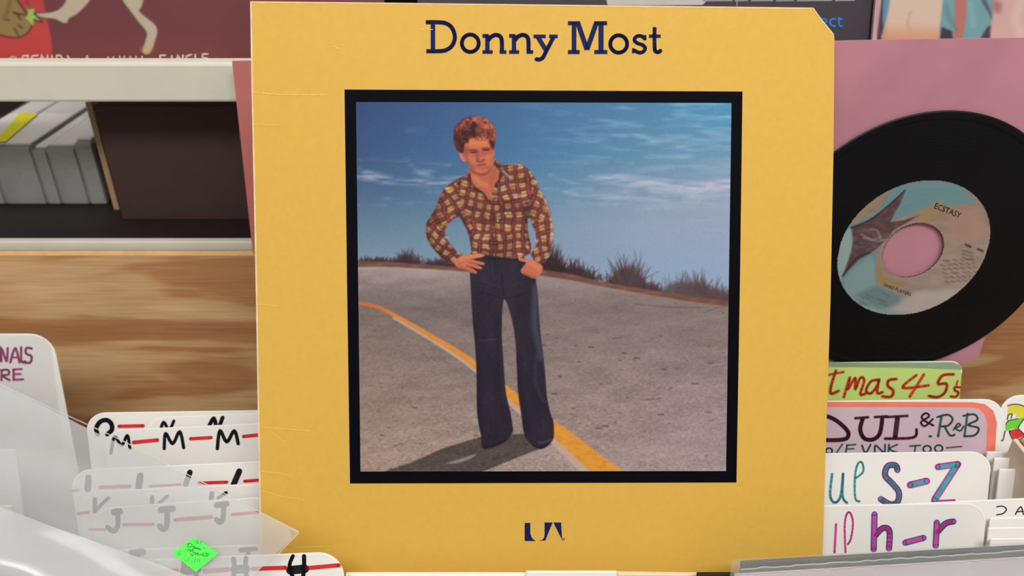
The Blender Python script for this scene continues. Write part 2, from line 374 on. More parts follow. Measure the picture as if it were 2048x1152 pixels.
mb.make('company_mark', M['navy'], AL, label='small navy two letter mark')
# worn edges with the spine's reflection painted in, and creases of the cover board
ink('worn_lit_edge', AP, [([(502, 5), (505, 190), (509.5, 400), (513.5, 600), (518.5, 900), (522, 1108)], 3.6), ([(503, 5), (760, 7), (1100, 11), (1622, 17)], 2.2),
                      ([(1626, 16), (1641, 37), (1666, 68)], 2.5)], M['worn_lit'], AL, .0001, cap=None)
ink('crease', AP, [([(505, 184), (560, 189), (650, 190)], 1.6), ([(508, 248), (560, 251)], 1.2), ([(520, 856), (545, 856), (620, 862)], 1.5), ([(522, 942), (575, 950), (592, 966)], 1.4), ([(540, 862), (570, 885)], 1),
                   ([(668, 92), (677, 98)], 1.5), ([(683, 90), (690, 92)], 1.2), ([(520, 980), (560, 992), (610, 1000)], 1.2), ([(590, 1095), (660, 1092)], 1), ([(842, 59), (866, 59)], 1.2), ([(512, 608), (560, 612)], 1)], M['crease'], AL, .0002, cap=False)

# --- the printed photograph
c = Canvas(705, 198, 1470, 950, 1.0)
gx = [700, 900, 1090, 1280, 1475]; gy = [195, 300, 380, 450, 540, 620]
gc = np.array([[(46, 70, 118), (54, 88, 144), (62, 108, 162), (68, 126, 172), (56, 146, 194)],
               [(52, 82, 130), (58, 100, 152), (66, 120, 168), (84, 138, 176), (98, 148, 186)],
               [(70, 98, 140), (72, 112, 154), (86, 138, 172), (116, 146, 176), (140, 158, 186)],
               [(92, 124, 154), (98, 134, 162), (118, 146, 174), (140, 157, 186), (145, 160, 190)],
               [(122, 150, 172), (122, 150, 176), (128, 150, 180), (133, 160, 192), (138, 163, 198)],
               [(122, 150, 172), (122, 150, 176), (128, 150, 180), (133, 160, 192), (138, 163, 198)]], float) / 255
_g = gc.mean(-1, keepdims=True); gc = _g + (gc - _g) * .84
def gridcol(X, Y):
    i = np.clip(np.searchsorted(gx, X) - 1, 0, 3); j = np.clip(np.searchsorted(gy, Y) - 1, 0, 4)
    GX = np.array(gx, float); GY = np.array(gy, float)
    fu = np.clip((X - GX[i]) / (GX[i + 1] - GX[i]), 0, 1)[..., None]; fv = np.clip((Y - GY[j]) / (GY[j + 1] - GY[j]), 0, 1)[..., None]
    return (gc[j, i] * (1 - fu) + gc[j, i + 1] * fu) * (1 - fv) + (gc[j + 1, i] * (1 - fu) + gc[j + 1, i + 1] * fu) * fv
c.img = gridcol(c.X, c.Y)
# clouds: streaky bands
def cloud(pts, wd, col, soft, a, seed):
    m = c.mask(pts, soft, width=wd); n = np.clip((c.noise(34, 6, seed, 3) - .3) * 2.2, 0, 1); c.put(m * n, col, a)
cloud([(712, 346), (770, 358), (850, 366), (900, 366)], [16, 12, 10, 5], (168, 176, 190), 16, 1.0, 1)
cloud([(812, 318), (835, 344), (870, 340)], [4, 10, 4], (150, 166, 190), 14, .6, 2)
cloud([(715, 320), (780, 318), (900, 330)], [3, 5, 3], (132, 152, 182), 8, .6, 3)
cloud([(840, 345), (890, 358), (925, 352)], [8, 10, 4], (150, 164, 186), 10, .7, 31)
cloud([(850, 382), (880, 385), (905, 380)], [8, 10, 5], (135, 155, 182), 10, .8, 4)
cloud([(770, 398), (820, 404), (870, 404)], [5, 6, 4], (112, 136, 168), 9, .8, 5)
cloud([(715, 412), (770, 408)], [6, 5], (112, 138, 168), 9, .7, 6)
cloud([(1198, 356), (1240, 360), (1310, 368), (1400, 376), (1462, 362)], [7, 12, 12, 16, 20], (190, 190, 208), 18, 1.0, 7); cloud([(1180, 352), (1260, 362), (1380, 380), (1465, 372)], [4, 12, 20, 26], (176, 180, 202), 22, 1.0, 71)
cloud([(1082, 374), (1120, 380), (1150, 386)], [4, 7, 4], (172, 182, 200), 8, .9, 8)
cloud([(1100, 350), (1140, 365), (1180, 378)], [4, 5, 8], (140, 166, 196), 10, .7, 9)
cloud([(1150, 392), (1260, 392), (1460, 396)], [10, 26, 34], (166, 176, 198), 40, .8, 10)
cloud([(1270, 270), (1300, 278), (1320, 284)], [5, 12, 6], (140, 172, 200), 16, .8, 11)
cloud([(1390, 258), (1430, 268), (1462, 276)], [4, 8, 9], (140, 172, 205), 12, .8, 12)
cloud([(1430, 226), (1450, 230), (1462, 236)], [4, 8, 10], (130, 178, 210), 10, .8, 13)
cloud([(1355, 296), (1385, 300)], [4, 7], (140, 172, 200), 10, .8, 14)
cloud([(1160, 230), (1185, 236), (1245, 250)], [4, 6, 5], (112, 150, 186), 10, .7, 15)
cloud([(1235, 322), (1265, 326)], [4, 4], (130, 165, 195), 8, .8, 16)
cloud([(820, 262), (850, 262)], [8, 5], (84, 110, 158), 14, .8, 17)
n = c.noise(60, 9, 20, 3); up = np.clip((470 - c.Y) / 200, 0, 1) * np.clip((c.X - 1000) / 200, 0, 1)
c.img += (np.clip(n - .5, 0, 1) * up * .35)[..., None] * np.array([1, .8, .6])
# road
road = [(700, 534), (780, 534), (860, 538), (950, 545), (1080, 551), (1140, 560), (1210, 574), (1300, 590), (1380, 603), (1480, 616), (1480, 960), (700, 960)]
ny = np.clip((c.Y - 535) / 410, 0, 1)[..., None]; nx = np.clip((c.X - 715) / 740, 0, 1)[..., None]
top = np.array([164, 150, 147]) / 255; midL = np.array([110, 97, 95]) / 255; midR = np.array([124, 108, 106]) / 255; botL = np.array([154, 134, 122]) / 255; botR = np.array([152, 134, 134]) / 255
mid = midL * (1 - nx) + midR * nx; bot = botL * (1 - nx) + botR * nx
rc = np.where(ny < .2, top + (mid - top) * np.sqrt(np.clip(ny / .2, 0, 1)), mid + (bot - mid) * np.clip((ny - .2) / .8, 0, 1))
g = c.noise(4.5, 1.8, 41, 3) - .5; g2 = c.noise(60, 14, 42, 3) - .5; g3 = rng.normal(0, 1, c.X.shape)
rc = rc * 1.07 * (1 + g[..., None] * (.10 + .35 * ny) + g2[..., None] * .20 + (g3[..., None] * (.012 + .045 * ny)))
dirt = [(700, 522), (780, 524), (860, 530), (950, 537), (1090, 540), (1150, 550), (1210, 565), (1300, 580), (1380, 592), (1480, 606), (1480, 700), (700, 700)]
# bushes (behind the road edge)
def bush(cx, cy, wdt, h, seed, nblob=70, dark=(58, 40, 48), a=.75, up=.7):
    r = np.random.default_rng(seed)
    for k in range(nblob):
        ang = r.normal(0, .75); x0 = cx + r.normal(0, .33) * wdt; L = h * (.45 + .6 * r.random()) * math.exp(-((x0 - cx) / (wdt * .75)) ** 2)
        x1 = x0 + math.sin(ang) * L * .7; y1 = cy - math.cos(ang) * L
        col = np.array(dark) + r.normal(0, 9, 3) + r.random() * np.array([20, 12, 8])
        c.stroke([(x0, cy + 3), ((x0 + x1) / 2 + r.normal(0, 3), (cy + y1) / 2), (x1, y1)], [5, 3, .7], np.clip(col, 0, 255), 1.6, a * (.5 + .5 * r.random()))
    c.poly([(cx - wdt * .62, cy + 5), (cx - wdt * .35, cy - h * .36), (cx, cy - h * .52), (cx + wdt * .35, cy - h * .34), (cx + wdt * .62, cy + 5)], dark, 9, .72)
bush(735, 530, 40, 20, 1); bush(765, 530, 45, 22, 2); bush(812, 530, 52, 38, 3, 80); bush(880, 534, 70, 22, 4); bush(918, 536, 50, 24, 5)
bush(1105, 544, 50, 52, 6, 90, (50, 34, 38)); bush(1150, 556, 70, 42, 7, 90, (58, 40, 44)); bush(1100, 540, 40, 58, 16, 60, (48, 33, 38))
bush(1250, 574, 62, 72, 8, 100, (62, 44, 48), .65); bush(1262, 574, 50, 84, 18, 40, (76, 60, 68), .5); bush(1300, 584, 40, 30, 9, 50, (70, 50, 56))
bush(1395, 598, 90, 62, 10, 140, (78, 60, 64), .6); bush(1360, 592, 70, 56, 11, 60, (84, 70, 76), .5); bush(1440, 602, 40, 40, 12, 50, (84, 64, 72), .6)
c.poly(dirt, (112, 76, 62), 3, .92, False)
c.put(c.mask(dirt, 3, False) * np.clip((c.noise(18, 4, 61, 2) - .45) * 3, 0, 1), (140, 100, 78), .6)
c.put(c.mask(road, 2.4, False), rc)
# dark specks and cracks of the asphalt
r = np.random.default_rng(77)
for _ in range(150):
    y = 600 + 340 * r.random() ** .7; x = 722 + 735 * r.random(); L = (2 + 5 * r.random()) * (.5 + (y - 560) / 380)
    c.stroke([(x, y), (x + L, y + r.normal(0, .8))], [.8 + 1.3 * r.random()], (70, 58, 58), 1.6, .35 + .4 * r.random())
for x, y, L in [(1182, 694, 10), (1248, 706, 8), (1274, 716, 10), (1328, 738, 8), (1420, 726, 7), (1322, 829, 12), (1417, 824, 12), (1198, 856, 10), (1210, 852, 10), (1109, 787, 9), (1087, 690, 10), (765, 870, 8), (830, 815, 9), (1120, 752, 6), (1390, 767, 12)]:
    c.stroke([(x - L / 2, y), (x + L / 2, y + .6)], [2.0, 4.0, 2.0], (62, 50, 50), 2.4, .75)
for pts in ([(1270, 608), (1310, 612), (1360, 615), (1400, 615)], [(1410, 625), (1432, 616), (1455, 610)], [(1225, 678), (1248, 673)], [(1290, 800), (1325, 796)]): c.stroke(pts, [1.6], (88, 74, 76), 1.6, .7)
c.put(c.mask([(1130, 940), (1200, 900), (1460, 800), (1462, 945)], 60, False) , (168, 150, 150), .25)
c.put(c.mask([(715, 640), (760, 640), (790, 945), (715, 945)], 60, False), (150, 128, 112), .18)
# curved lane line, white under its near edge
cl = [(715, 605), (755, 614), (790, 631), (848, 664), (905, 698), (950, 729), (1010, 780), (1060, 820), (1105, 855), (1160, 900), (1205, 938), (1225, 952)]
wl = np.array([6, 8, 9, 11, 14, 17, 24, 30, 36, 46, 54, 58])
c.stroke([(x - w_ * .10, y + w_ * .24 + 2) for (x, y), w_ in zip(cl, wl)][2:], wl[2:] * .80, (192, 166, 152), 2.2, .9)
m = c.stroke(cl, wl * .74, (222, 150, 58), 2.0, 1)
c.put(m * np.clip((1010 - c.X) / 200, 0, 1), (214, 128, 62), .8); c.put(m * np.clip((790 - c.X) / 30, 0, 1), (206, 96, 44), .8)
c.put(m * np.clip((c.noise(9, 5, 51, 3) - .45) * 2.4, 0, 1), (198, 128, 44), .6)
# cast shadow of the figure
sh = [(760, 946), (820, 926), (888, 896), (960, 874), (1000, 868), (1050, 868), (1078, 898), (1030, 917), (968, 942), (950, 950)]
m = c.mask(sh, 2.5, False); c.put(m, c.img * .50, .97)
c.poly([(893, 927), (925, 916), (953, 908), (940, 918), (915, 926)], (150, 138, 136), 1.6, .85)
# ---------------- the figure
body = np.zeros(c.X.shape)
def fig(pts, col, soft=1.3, a=1., sm=True):
    global body
    m = c.mask(pts, soft, sm); body = np.maximum(body, m); c.put(m, col, a); return m
z1 = zc(6.4, 840, 220); z2 = zc(4.607, 830, 320); z3 = zc(2.81, 780, 540)
# jeans
legs_px = [(942, 506), (969, 509), (1000, 513), (1030, 517), (1046, 512), (1056, 530), (1070, 556)] + z3([(820, 60), (829, 130), (838, 260), (848, 380), (860, 470), (872, 580), (880, 700), (900, 800), (918, 850), (921, 900), (918, 945), (890, 985), (845, 1006), (800, 985), (757, 930), (736, 800), (720, 680), (712, 520), (705, 400), (688, 290), (662, 200), (648, 168), (638, 172), (630, 250), (629, 380), (638, 520), (650, 680), (676, 800), (690, 885), (686, 915), (650, 962), (590, 993), (522, 1001), (511, 930), (490, 800), (487, 600), (480, 440), (466, 300), (455, 120), (450, 10)])
jm = fig(legs_px, (42, 35, 48), 1.4)
jn = c.noise(26, 60, 71, 3); jt = c.noise(1.8, 2.4, 72, 2)
c.put(jm * np.clip((jn - .45) * 2.5, 0, 1), (58, 52, 68), .5); c.put(jm * np.clip((.45 - jn) * 2.5, 0, 1), (32, 28, 42), .6); c.put(jm, c.img * (.88 + .24 * jt[..., None]), 1)
def on(mk, pts, wd, col, soft, a):
    c.put(c.mask(pts, soft, width=wd) * mk, col, a)
on(jm, z3([(815, 90), (815, 200), (815, 330), (840, 430), (858, 560), (872, 680)]), [10, 14, 14, 10, 6], (78, 82, 104), 11, .6)
on(jm, z3([(826, 480), (815, 600), (845, 700), (870, 740)]), [4, 5, 4], (72, 76, 98), 7, .4)
on(jm, z3([(845, 520), (862, 620), (868, 700)]), [7, 7, 4], (30, 26, 38), 6, .7)
on(jm, z3([(470, 390), (520, 396), (600, 388)]), [1.4], (90, 88, 108), 2, .6)
on(jm, z3([(500, 120), (560, 135), (630, 160)]), [1.6], (26, 22, 34), 2.2, .8); on(jm, z3([(760, 130), (700, 150), (640, 162)]), [1.6], (26, 22, 34), 2.2, .8)
on(jm, z3([(628, 20), (632, 90), (640, 160)]), [2.5], (28, 24, 36), 3, .8)
on(jm, z3([(480, 300), (495, 600), (505, 900)]), [9], (30, 26, 38), 10, .7)
on(jm, z3([(600, 260), (608, 600), (640, 850)]), [7], (30, 27, 40), 10, .55)
on(jm, z3([(720, 500), (740, 700), (770, 900)]), [12], (30, 26, 38), 12, .7)
on(jm, z3([(830, 968), (870, 968), (905, 950)]), [2.5], (78, 84, 104), 3, .8)
on(jm, z3([(790, 985), (840, 1004), (895, 978)]), [6], (22, 20, 30), 4, .8); on(jm, z3([(520, 996), (600, 985), (660, 950)]), [5], (24, 22, 32), 4, .8)
on(jm, [(945, 512), (1000, 519), (1046, 520)], [3], (26, 22, 34), 3, .8)
for q in ([(985, 520), (985, 545), (990, 560)], [(960, 560), (975, 565), (1000, 575)], [(1040, 565), (1025, 570)]): on(jm, q, [1.2], (72, 68, 88), 1.8, .6)
# neck and chest
skin = (198, 112, 80)
fig(z1([(630, 720), (700, 780), (780, 800), (860, 780), (930, 640), (1000, 660), (1050, 800), (1020, 900), (985, 1000), (940, 1100), (900, 1180), (860, 1190), (800, 1100), (700, 1040), (640, 930), (620, 820)]), (182, 98, 72))
c.stroke(z1([(650, 760), (700, 805), (780, 828), (850, 812), (900, 760)]), [4], (122, 56, 48), 5, .75)
c.stroke(z1([(700, 860), (760, 930), (850, 960)]), [8], (214, 132, 100), 9, .7); c.stroke(z1([(950, 760), (940, 850), (900, 940)]), [6], (160, 80, 62), 8, .6)
# shirt
shirt = z2([(505, 115), (478, 140), (400, 172), (330, 212), (268, 268), (230, 340), (195, 440), (150, 510), (108, 575), (98, 650), (112, 722), (150, 792), (200, 852), (250, 905), (310, 952), (360, 968), (395, 905), (438, 872), (380, 838), (320, 770), (287, 720), (270, 655), (298, 600), (350, 550), (408, 520), (440, 570), (478, 640), (503, 720), (518, 800), (522, 858), (640, 872), (760, 890), (900, 902), (950, 905), (1005, 888), (1066, 858), (1070, 800), (1052, 720), (1036, 640), (1038, 535), (1060, 530), (1080, 600), (1112, 660), (1120, 740), (1112, 800), (1068, 868), (1092, 920), (1150, 958), (1200, 945), (1240, 885), (1264, 800), (1275, 700), (1268, 600), (1250, 480), (1202, 360), (1152, 270), (1112, 180), (1062, 100), (1012, 58), (960, 40), (890, 40), (845, 46), (800, 48), (762, 18), (738, 2), (722, 40), (780, 100), (770, 180), (738, 225), (722, 282), (700, 345), (680, 372), (655, 330), (632, 298), (560, 252), (522, 200)])
sm_ = fig(shirt, (108, 50, 44), 1.3, sm=False)
X, Y = c.X, c.Y
wu = (c.noise(26, 26, 81, 2) - .5) * 11 + (c.noise(7, 7, 83, 2) - .5) * 3; wv = (c.noise(26, 26, 84, 2) - .5) * 10 + (c.noise(7, 7, 85, 2) - .5) * 3
arm = (X < 940) & (X < 905 + (Y - 340) * .28) & (Y < 560)
th = np.where(Y < 440, np.where(X < 990, .20, -.16), np.where(X < 990, .05, -.04))
th = np.where(arm, np.where(Y < 452, -.50, .62), np.where(X > 1058 + np.clip((430 - Y) * .1, 0, 20), np.where(Y < 440, .38, -.18), th))
ct, st = np.cos(th), np.sin(th)
u = (X - 990) * ct + (Y - 430) * st + wu; v = -(X - 990) * st + (Y - 430) * ct + wv
def band(t, a, b, soft=.06):
    t = np.mod(t, 1); return np.clip((t - a) / soft + .5, 0, 1) * np.clip((b - t) / soft + .5, 0, 1)
U_, V_ = u / 20, v / 19
yu, yv = band(U_, .02, .60, .12), band(V_, .02, .58, .12); nu_, nv_ = band(U_, .60, .70, .1) + band(U_, .90, 1.0, .1), band(V_, .60, .69, .1) + band(V_, .90, 1.0, .1)
L3 = lambda a_, b_, k_: a_ * (1 - k_[..., None]) + np.array(b_) / 255. * k_[..., None]
pl = np.ones(X.shape + (3,)) * np.array((150, 64, 48)) / 255
pl = L3(pl, (196, 96, 54), np.clip((1 - yu) * (1 - yv) * (1 - nu_) * (1 - nv_), 0, 1) * .8)
pl = L3(pl, (168, 88, 60), np.clip(yu + yv, 0, 1) * .7)
pl = L3(pl, (56, 30, 56), np.clip(nu_ * .8 + nv_ * .7, 0, .9))
pl = L3(pl, (60, 34, 62), np.clip(yu * (1 - yv) + yv * (1 - yu), 0, 1) * .35 * c.noise(9, 9, 88, 2))
pl = L3(pl, (214, 176, 104), yu * yv * np.clip(.1 + 1.5 * c.noise(13, 13, 86, 2), 0, 1))
pl = L3(pl, (212, 190, 160), yu * yv * np.clip(3 * c.noise(30, 30, 89, 2) - 1.7, 0, .7))
pl = L3(pl, (48, 24, 34), band(V_, .26, .36, .07) * yu * .55)
pl *= (.74 + .36 * c.noise(22, 22, 82, 2))[..., None]
_keep = c.img; c.img = pl; c.blur(.95); pl = c.img; c.img = _keep
c.put(sm_, pl, .97)
on(sm_, z2([(98, 600), (115, 730), (210, 860), (330, 950)]), [8], (46, 22, 30), 12, .55)         # fold shading of the print
on(sm_, z2([(265, 290), (205, 430), (110, 590)]), [7], (58, 28, 34), 10, .5)
on(sm_, z2([(360, 540), (420, 500), (470, 640), (520, 800)]), [9], (52, 24, 34), 12, .6)
on(sm_, z2([(1040, 400), (1040, 560), (1060, 760)]), [9], (52, 24, 34), 11, .65)
on(sm_, z2([(690, 370), (720, 520), (750, 700), (770, 880)]), [2], (60, 30, 38), 3, .6)
on(sm_, z2([(1120, 200), (1200, 380), (1262, 560), (1255, 760)]), [5], (226, 186, 180), 7, .55)
on(sm_, z2([(560, 250), (640, 320), (680, 370)]), [7], (60, 28, 36), 6, .75); on(sm_, z2([(505, 150), (540, 230), (570, 260)]), [10], (62, 30, 38), 8, .6)
on(sm_, z2([(770, 60), (790, 130), (740, 230)]), [7], (58, 26, 34), 6, .7)
c.stroke(z2([(820, 110), (850, 140), (885, 162)]), [4], (205, 190, 195), 3, .55); c.stroke(z2([(860, 42), (910, 40), (970, 44)]), [2], (215, 200, 205), 3, .35)
on(sm_, z2([(800, 360), (860, 385), (990, 345)]), [3], (70, 34, 40), 3, .6); on(sm_, z2([(930, 330), (985, 335)]), [5], (214, 196, 190), 5, .5)
c.stroke(z2([(270, 715), (300, 715)]), [3], (206, 180, 180), 3, .7); c.stroke(z2([(1110, 742), (1135, 742)]), [2.2], (210, 195, 195), 2.5, .7)
for x, y in [(775, 718), (760, 560), (830, 490)]: c.stroke(z2([(x, y), (x + 4, y)]), [3], (220, 205, 200), 2, .8)
# hands
hl = fig(z2([(362, 935), (400, 900), (440, 880), (505, 870), (590, 862), (634, 872), (640, 886), (600, 900), (552, 910), (545, 922), (600, 935), (640, 950), (638, 966), (600, 966), (560, 958), (600, 980), (622, 994), (606, 1006), (560, 998), (512, 980), (540, 1006), (570, 1028), (568, 1044), (540, 1046), (500, 1026), (440, 1004), (385, 985)]), (196, 110, 82), 1.2)
on(hl, z2([(420, 910), (500, 890), (600, 876)]), [6], (216, 136, 106), 7, .7); on(hl, z2([(400, 980), (480, 1012), (545, 1040)]), [5], (158, 78, 60), 6, .6)
for q in ([(520, 915), (550, 915), (600, 905)], [(505, 945), (560, 958), (600, 970)], [(480, 975), (520, 995)]): on(hl, z2(q), [2.2], (120, 56, 50), 2.5, .7)
hr = fig(z2([(955, 900), (1000, 904), (1060, 915), (1122, 940), (1176, 978), (1166, 1040), (1122, 1086), (1082, 1090), (1030, 1066), (985, 1046), (975, 1012), (1010, 965), (1022, 942), (962, 928)]), (194, 106, 78), 1.2)
on(hr, z2([(1030, 935), (1090, 960), (1140, 1000)]), [9], (216, 132, 100), 10, .7); on(hr, z2([(1000, 1046), (1060, 1074), (1110, 1084)]), [4], (150, 72, 56), 5, .7)
for q in ([(1060, 1075), (1080, 1040)], [(1030, 1060), (1050, 1025)]): on(hr, z2(q), [1.6], (140, 68, 54), 2, .6)
# head
ear = fig(z1([(490, 545), (540, 548), (585, 605), (604, 655), (565, 664), (525, 630), (503, 585)]), (178, 96, 84))
on(ear, z1([(520, 580), (560, 640)]), [5], (214, 134, 116), 5, .8)
fm = fig(z1([(560, 450), (620, 380), (700, 335), (800, 335), (880, 380), (930, 470), (962, 545), (948, 590), (938, 640), (930, 700), (890, 765), (840, 803), (780, 814), (715, 795), (655, 745), (612, 665), (585, 600), (565, 540)]), (190, 102, 74), 1.3)
on(fm, z1([(650, 420), (740, 420), (840, 420)]), [12], (218, 130, 86), 14, .9)
on(fm, z1([(580, 500), (600, 620), (650, 740)]), [12], (140, 70, 58), 14, .8); on(fm, z1([(640, 545), (760, 560), (890, 520)]), [9], (150, 78, 62), 10, .75); on(fm, z1([(740, 640), (770, 668), (815, 640)]), [6], (150, 74, 62), 7, .7); on(fm, z1([(740, 740), (790, 750), (840, 736)]), [5], (166, 86, 68), 7, .7); on(fm, z1([(900, 640), (880, 730), (820, 790)]), [7], (156, 80, 64), 9, .6)
on(fm, z1([(640, 600), (680, 660)]), [9], (212, 124, 92), 12, .7); on(fm, z1([(870, 600), (880, 680)]), [8], (214, 126, 96), 12, .7)
on(fm, z1([(640, 520), (690, 510), (735, 525)]), [2.6], (88, 44, 42), 3.4, .85); on(fm, z1([(800, 500), (840, 488), (885, 500)]), [2.6], (84, 42, 42), 3.4, .85)
on(fm, z1([(662, 546), (692, 540), (722, 546)]), [2.8], (52, 30, 38), 2.6, .9); on(fm, z1([(660, 562), (690, 566), (722, 560)]), [1.6], (206, 128, 104), 2.2, .6); on(fm, z1([(818, 517), (846, 511), (872, 516)]), [2.8], (52, 30, 38), 2.6, .9); on(fm, z1([(815, 534), (845, 534), (872, 530)]), [1.6], (206, 128, 104), 2.2, .6)
on(fm, z1([(740, 530), (735, 590), (730, 630)]), [4], (146, 70, 62), 5, .7); on(fm, z1([(770, 550), (785, 610)]), [5], (190, 100, 84), 7, .7)
on(fm, z1([(735, 645), (770, 655), (810, 635)]), [3], (112, 52, 50), 4, .7); on(fm, z1([(780, 630), (800, 620)]), [4], (210, 124, 104), 4, .6)
on(fm, z1([(735, 706), (780, 708), (835, 696)]), [2.2], (110, 46, 48), 2.6, .85); on(fm, z1([(765, 728), (800, 732), (825, 724)]), [3], (190, 96, 84), 4, .7)
on(fm, z1([(730, 770), (790, 785), (850, 765)]), [4], (216, 130, 98), 6, .6); on(fm, z1([(680, 780), (770, 814), (860, 800)]), [3], (140, 66, 54), 4, .6)
hm = fig(z1([(432, 340), (442, 290), (482, 205), (550, 138), (640, 96), (720, 88), (800, 95), (870, 128), (930, 180), (968, 260), (975, 330), (965, 400), (952, 470), (935, 510), (905, 470), (890, 420), (870, 375), (835, 345), (800, 330), (770, 350), (740, 338), (700, 350), (650, 355), (622, 395), (595, 425), (568, 435), (562, 500), (552, 548), (505, 542), (462, 500), (436, 425)]), (98, 46, 40), 1.6)
r = np.random.default_rng(91)
for pts in ([(640, 360), (690, 350), (720, 400)], [(700, 340), (745, 370), (740, 395)], [(770, 340), (800, 370), (770, 400)], [(830, 340), (850, 370), (830, 395)], [(590, 400), (620, 420)], [(880, 400), (905, 450), (900, 490)]):
    c.stroke(z1(pts), [3.5, 3, 1], (126, 60, 46), 2.2, .8)
for k in range(70):                                    # curls breaking the outline
    a0 = -math.pi * (k / 69) * 1.15 + .25; ex = 702 + 262 * math.cos(a0); ey = 320 + 232 * math.sin(a0); a1 = a0 + r.normal(0, .9); L = 14 + 16 * r.random()
    pts = z1([(ex - 14 * math.cos(a0), ey - 14 * math.sin(a0)), (ex + L * .3 * math.cos(a1), ey + L * .3 * math.sin(a1)), (ex + L * .3 * math.cos(a1 + 1), ey + L * .5 * math.sin(a1 + 1))])
    col = (150, 78, 60) if ex > 700 else (92, 42, 40)
    mm = c.mask(pts, 1.8, width=[3, 2.4, 1]); body = np.maximum(body, mm); c.put(mm, col, .8)
for _ in range(300):
    a0 = r.random() * 2 * math.pi; rr = math.sqrt(r.random()); x = 704 + 262 * rr * math.cos(a0); y = 300 + 215 * rr * math.sin(a0)
    t = math.atan2(y - 330, x - 690) + math.pi / 2 + r.normal(0, .8); L = 16 + 20 * r.random(); lit = (x - 500) / 460 * .7 + (300 - y) / 460 + r.normal(0, .35)
    col = (204, 118, 88) if lit > .85 else (172, 88, 64) if lit > .45 else (118, 56, 46) if lit > .1 else (54, 27, 33)
    on(hm, z1([(x - L * math.cos(t), y - L * math.sin(t)), (x + 9 * r.normal(), y + 9 * r.normal()), (x + L * math.cos(t), y + L * math.sin(t))]), [1.2, 3, 1.2], col, 2.4, .7)
on(hm, z1([(690, 190), (670, 240), (690, 310)]), [10, 12, 8], (42, 20, 28), 8, .8); on(hm, z1([(470, 330), (520, 420), (530, 520)]), [10], (50, 24, 32), 10, .6)
on(hm, z1([(600, 270), (560, 340), (600, 400)]), [8], (48, 24, 32), 8, .6); on(hm, z1([(910, 410), (930, 450)]), [6], (50, 24, 32), 6, .8)
_sharp = c.img.copy(); c.blur(.7); c.img = c.img * .8 + _sharp * .2
c.img = np.clip(c.img + rng.normal(0, .010, c.X.shape)[..., None], 0, 1)

PR = print_mat('printed_ink', .55, .1, .04, .79)
pc = [AP.at(x, y, .0002) for x, y in [(712, 204), (1463, 206), (1452, 942), (721, 943)]]
ph = print_grid('printed_photograph', pc, 530, 524, c, PR, AL, label='printed photograph of a curving road under a streaked blue sky')
fc = [AP.at(x, y, .00026) for x, y in [(845, 228), (1112, 228), (1112, 902), (845, 902)]]
print_grid('printed_figure', fc, 330, 840, c, PR, ph, keep=lambda pp, vs: c.sample(pp[:, 0], pp[:, 1], body) > .02,
           label='printed figure of a red-haired person in a plaid shirt and flared jeans, hands on hips')

# ================================================================== DIVIDER CARDS
def card(name, ax, ay, bx, by, da, db, lean, label, cat='divider card', left=None, right=None, width=.19, mt='plastic', rad=.013, group=None, thick=.0011, bottom=None, both=True):
    """a rounded plastic card whose top edge runs through two photo pixels; bottom reaches the bin floor"""
    A = P(ax, ay, da); B = P(bx, by, db); e = (B - A) / np.linalg.norm(B - A)
    L = math.radians(lean); dn = V(0, -math.sin(L), -math.cos(L)); dn = dn - e * (dn @ e); dn /= np.linalg.norm(dn)
    n = np.cross(dn, e); n = n if n @ FW < 0 else -n
    pl = Plane(A, n)
    if left is not None: o = A; x0 = 0; x1 = width
    else: o = B; x0 = -width; x1 = 0
    zb = FZ + .001 if bottom is None else bottom
    H = (o[2] - zb - (abs(e[2]) * width if e[2] * (x1 + x0) < 0 else 0)) / -dn[2]
    arc = lambda cx, cy, a0, a1: [(cx + rad * math.cos(a), cy - rad * math.sin(a)) for a in np.linspace(a0, a1, 7)]
    pts = arc(x0 + rad, rad, math.pi, math.pi / 2) + arc(x1 - rad, rad, math.pi / 2, 0) + [(x1, H), (x0, H)]
    ob = MB().slab([o + e * x + dn * y for x, y in pts], n, thick).make(name, M[mt], None, bevel=.0003, label=label, category=cat)
    if group: ob['group'] = group
    rim = MB()                                       # pale cut edge along the top
    tp = pts[:14]
    for p, q in zip(tp[:-1], tp[1:]):
        a, b = o + e * p[0] + dn * p[1], o + e * q[0] + dn * q[1]
        cmid = o + e * ((x0 + x1) / 2) + dn * H / 2
        ia, ib = a + (cmid - a) / np.linalg.norm(cmid - a) * .0007, b + (cmid - b) / np.linalg.norm(cmid - b) * .0007
        rim.add([a + n * .0001, b + n * .0001, ib + n * .0001, ia + n * .0001], [(0, 1, 2, 3)])
    rim.make('cut_edge', M['plastic_edge'], ob)
    return ob, pl
z4 = zc(2.796, 0, 740)
G = 'handwritten divider cards in the left rows'
def letters(ob, pl, blk, red):
    if blk: ink('lettering', pl, [(z4(p), wd * 1.18 / 2.796) for p, wd in blk], M['marker'], ob, label='black marker letter')
    for p, wd in red: ink('dash', pl, [(z4(p), wd / 2.796)], M['red'], ob, label='red marker dash')
LN = 20
ob, pl = card('divider_card', 170, 826, 515, 821, .523, .523, LN, 'white divider card lettered with an O and red dashes, rearmost of the left row', left=1, group=G)
letters(ob, pl, [([(545, 360), (538, 325), (560, 290), (595, 280), (622, 300), (625, 335), (600, 360)], 22)], [([(665, 315), (800, 312)], 20)])
ob, pl = card('divider_card', 289, 835, 515, 826, .5185, .5185, LN, 'white divider card with black N letters peeking above the M card', left=1, group=G)
letters(ob, pl, [([(895, 345), (915, 292), (945, 335), (972, 285)], 15), ([(1160, 335), (1195, 270), (1215, 330), (1245, 266)], 19)], [])
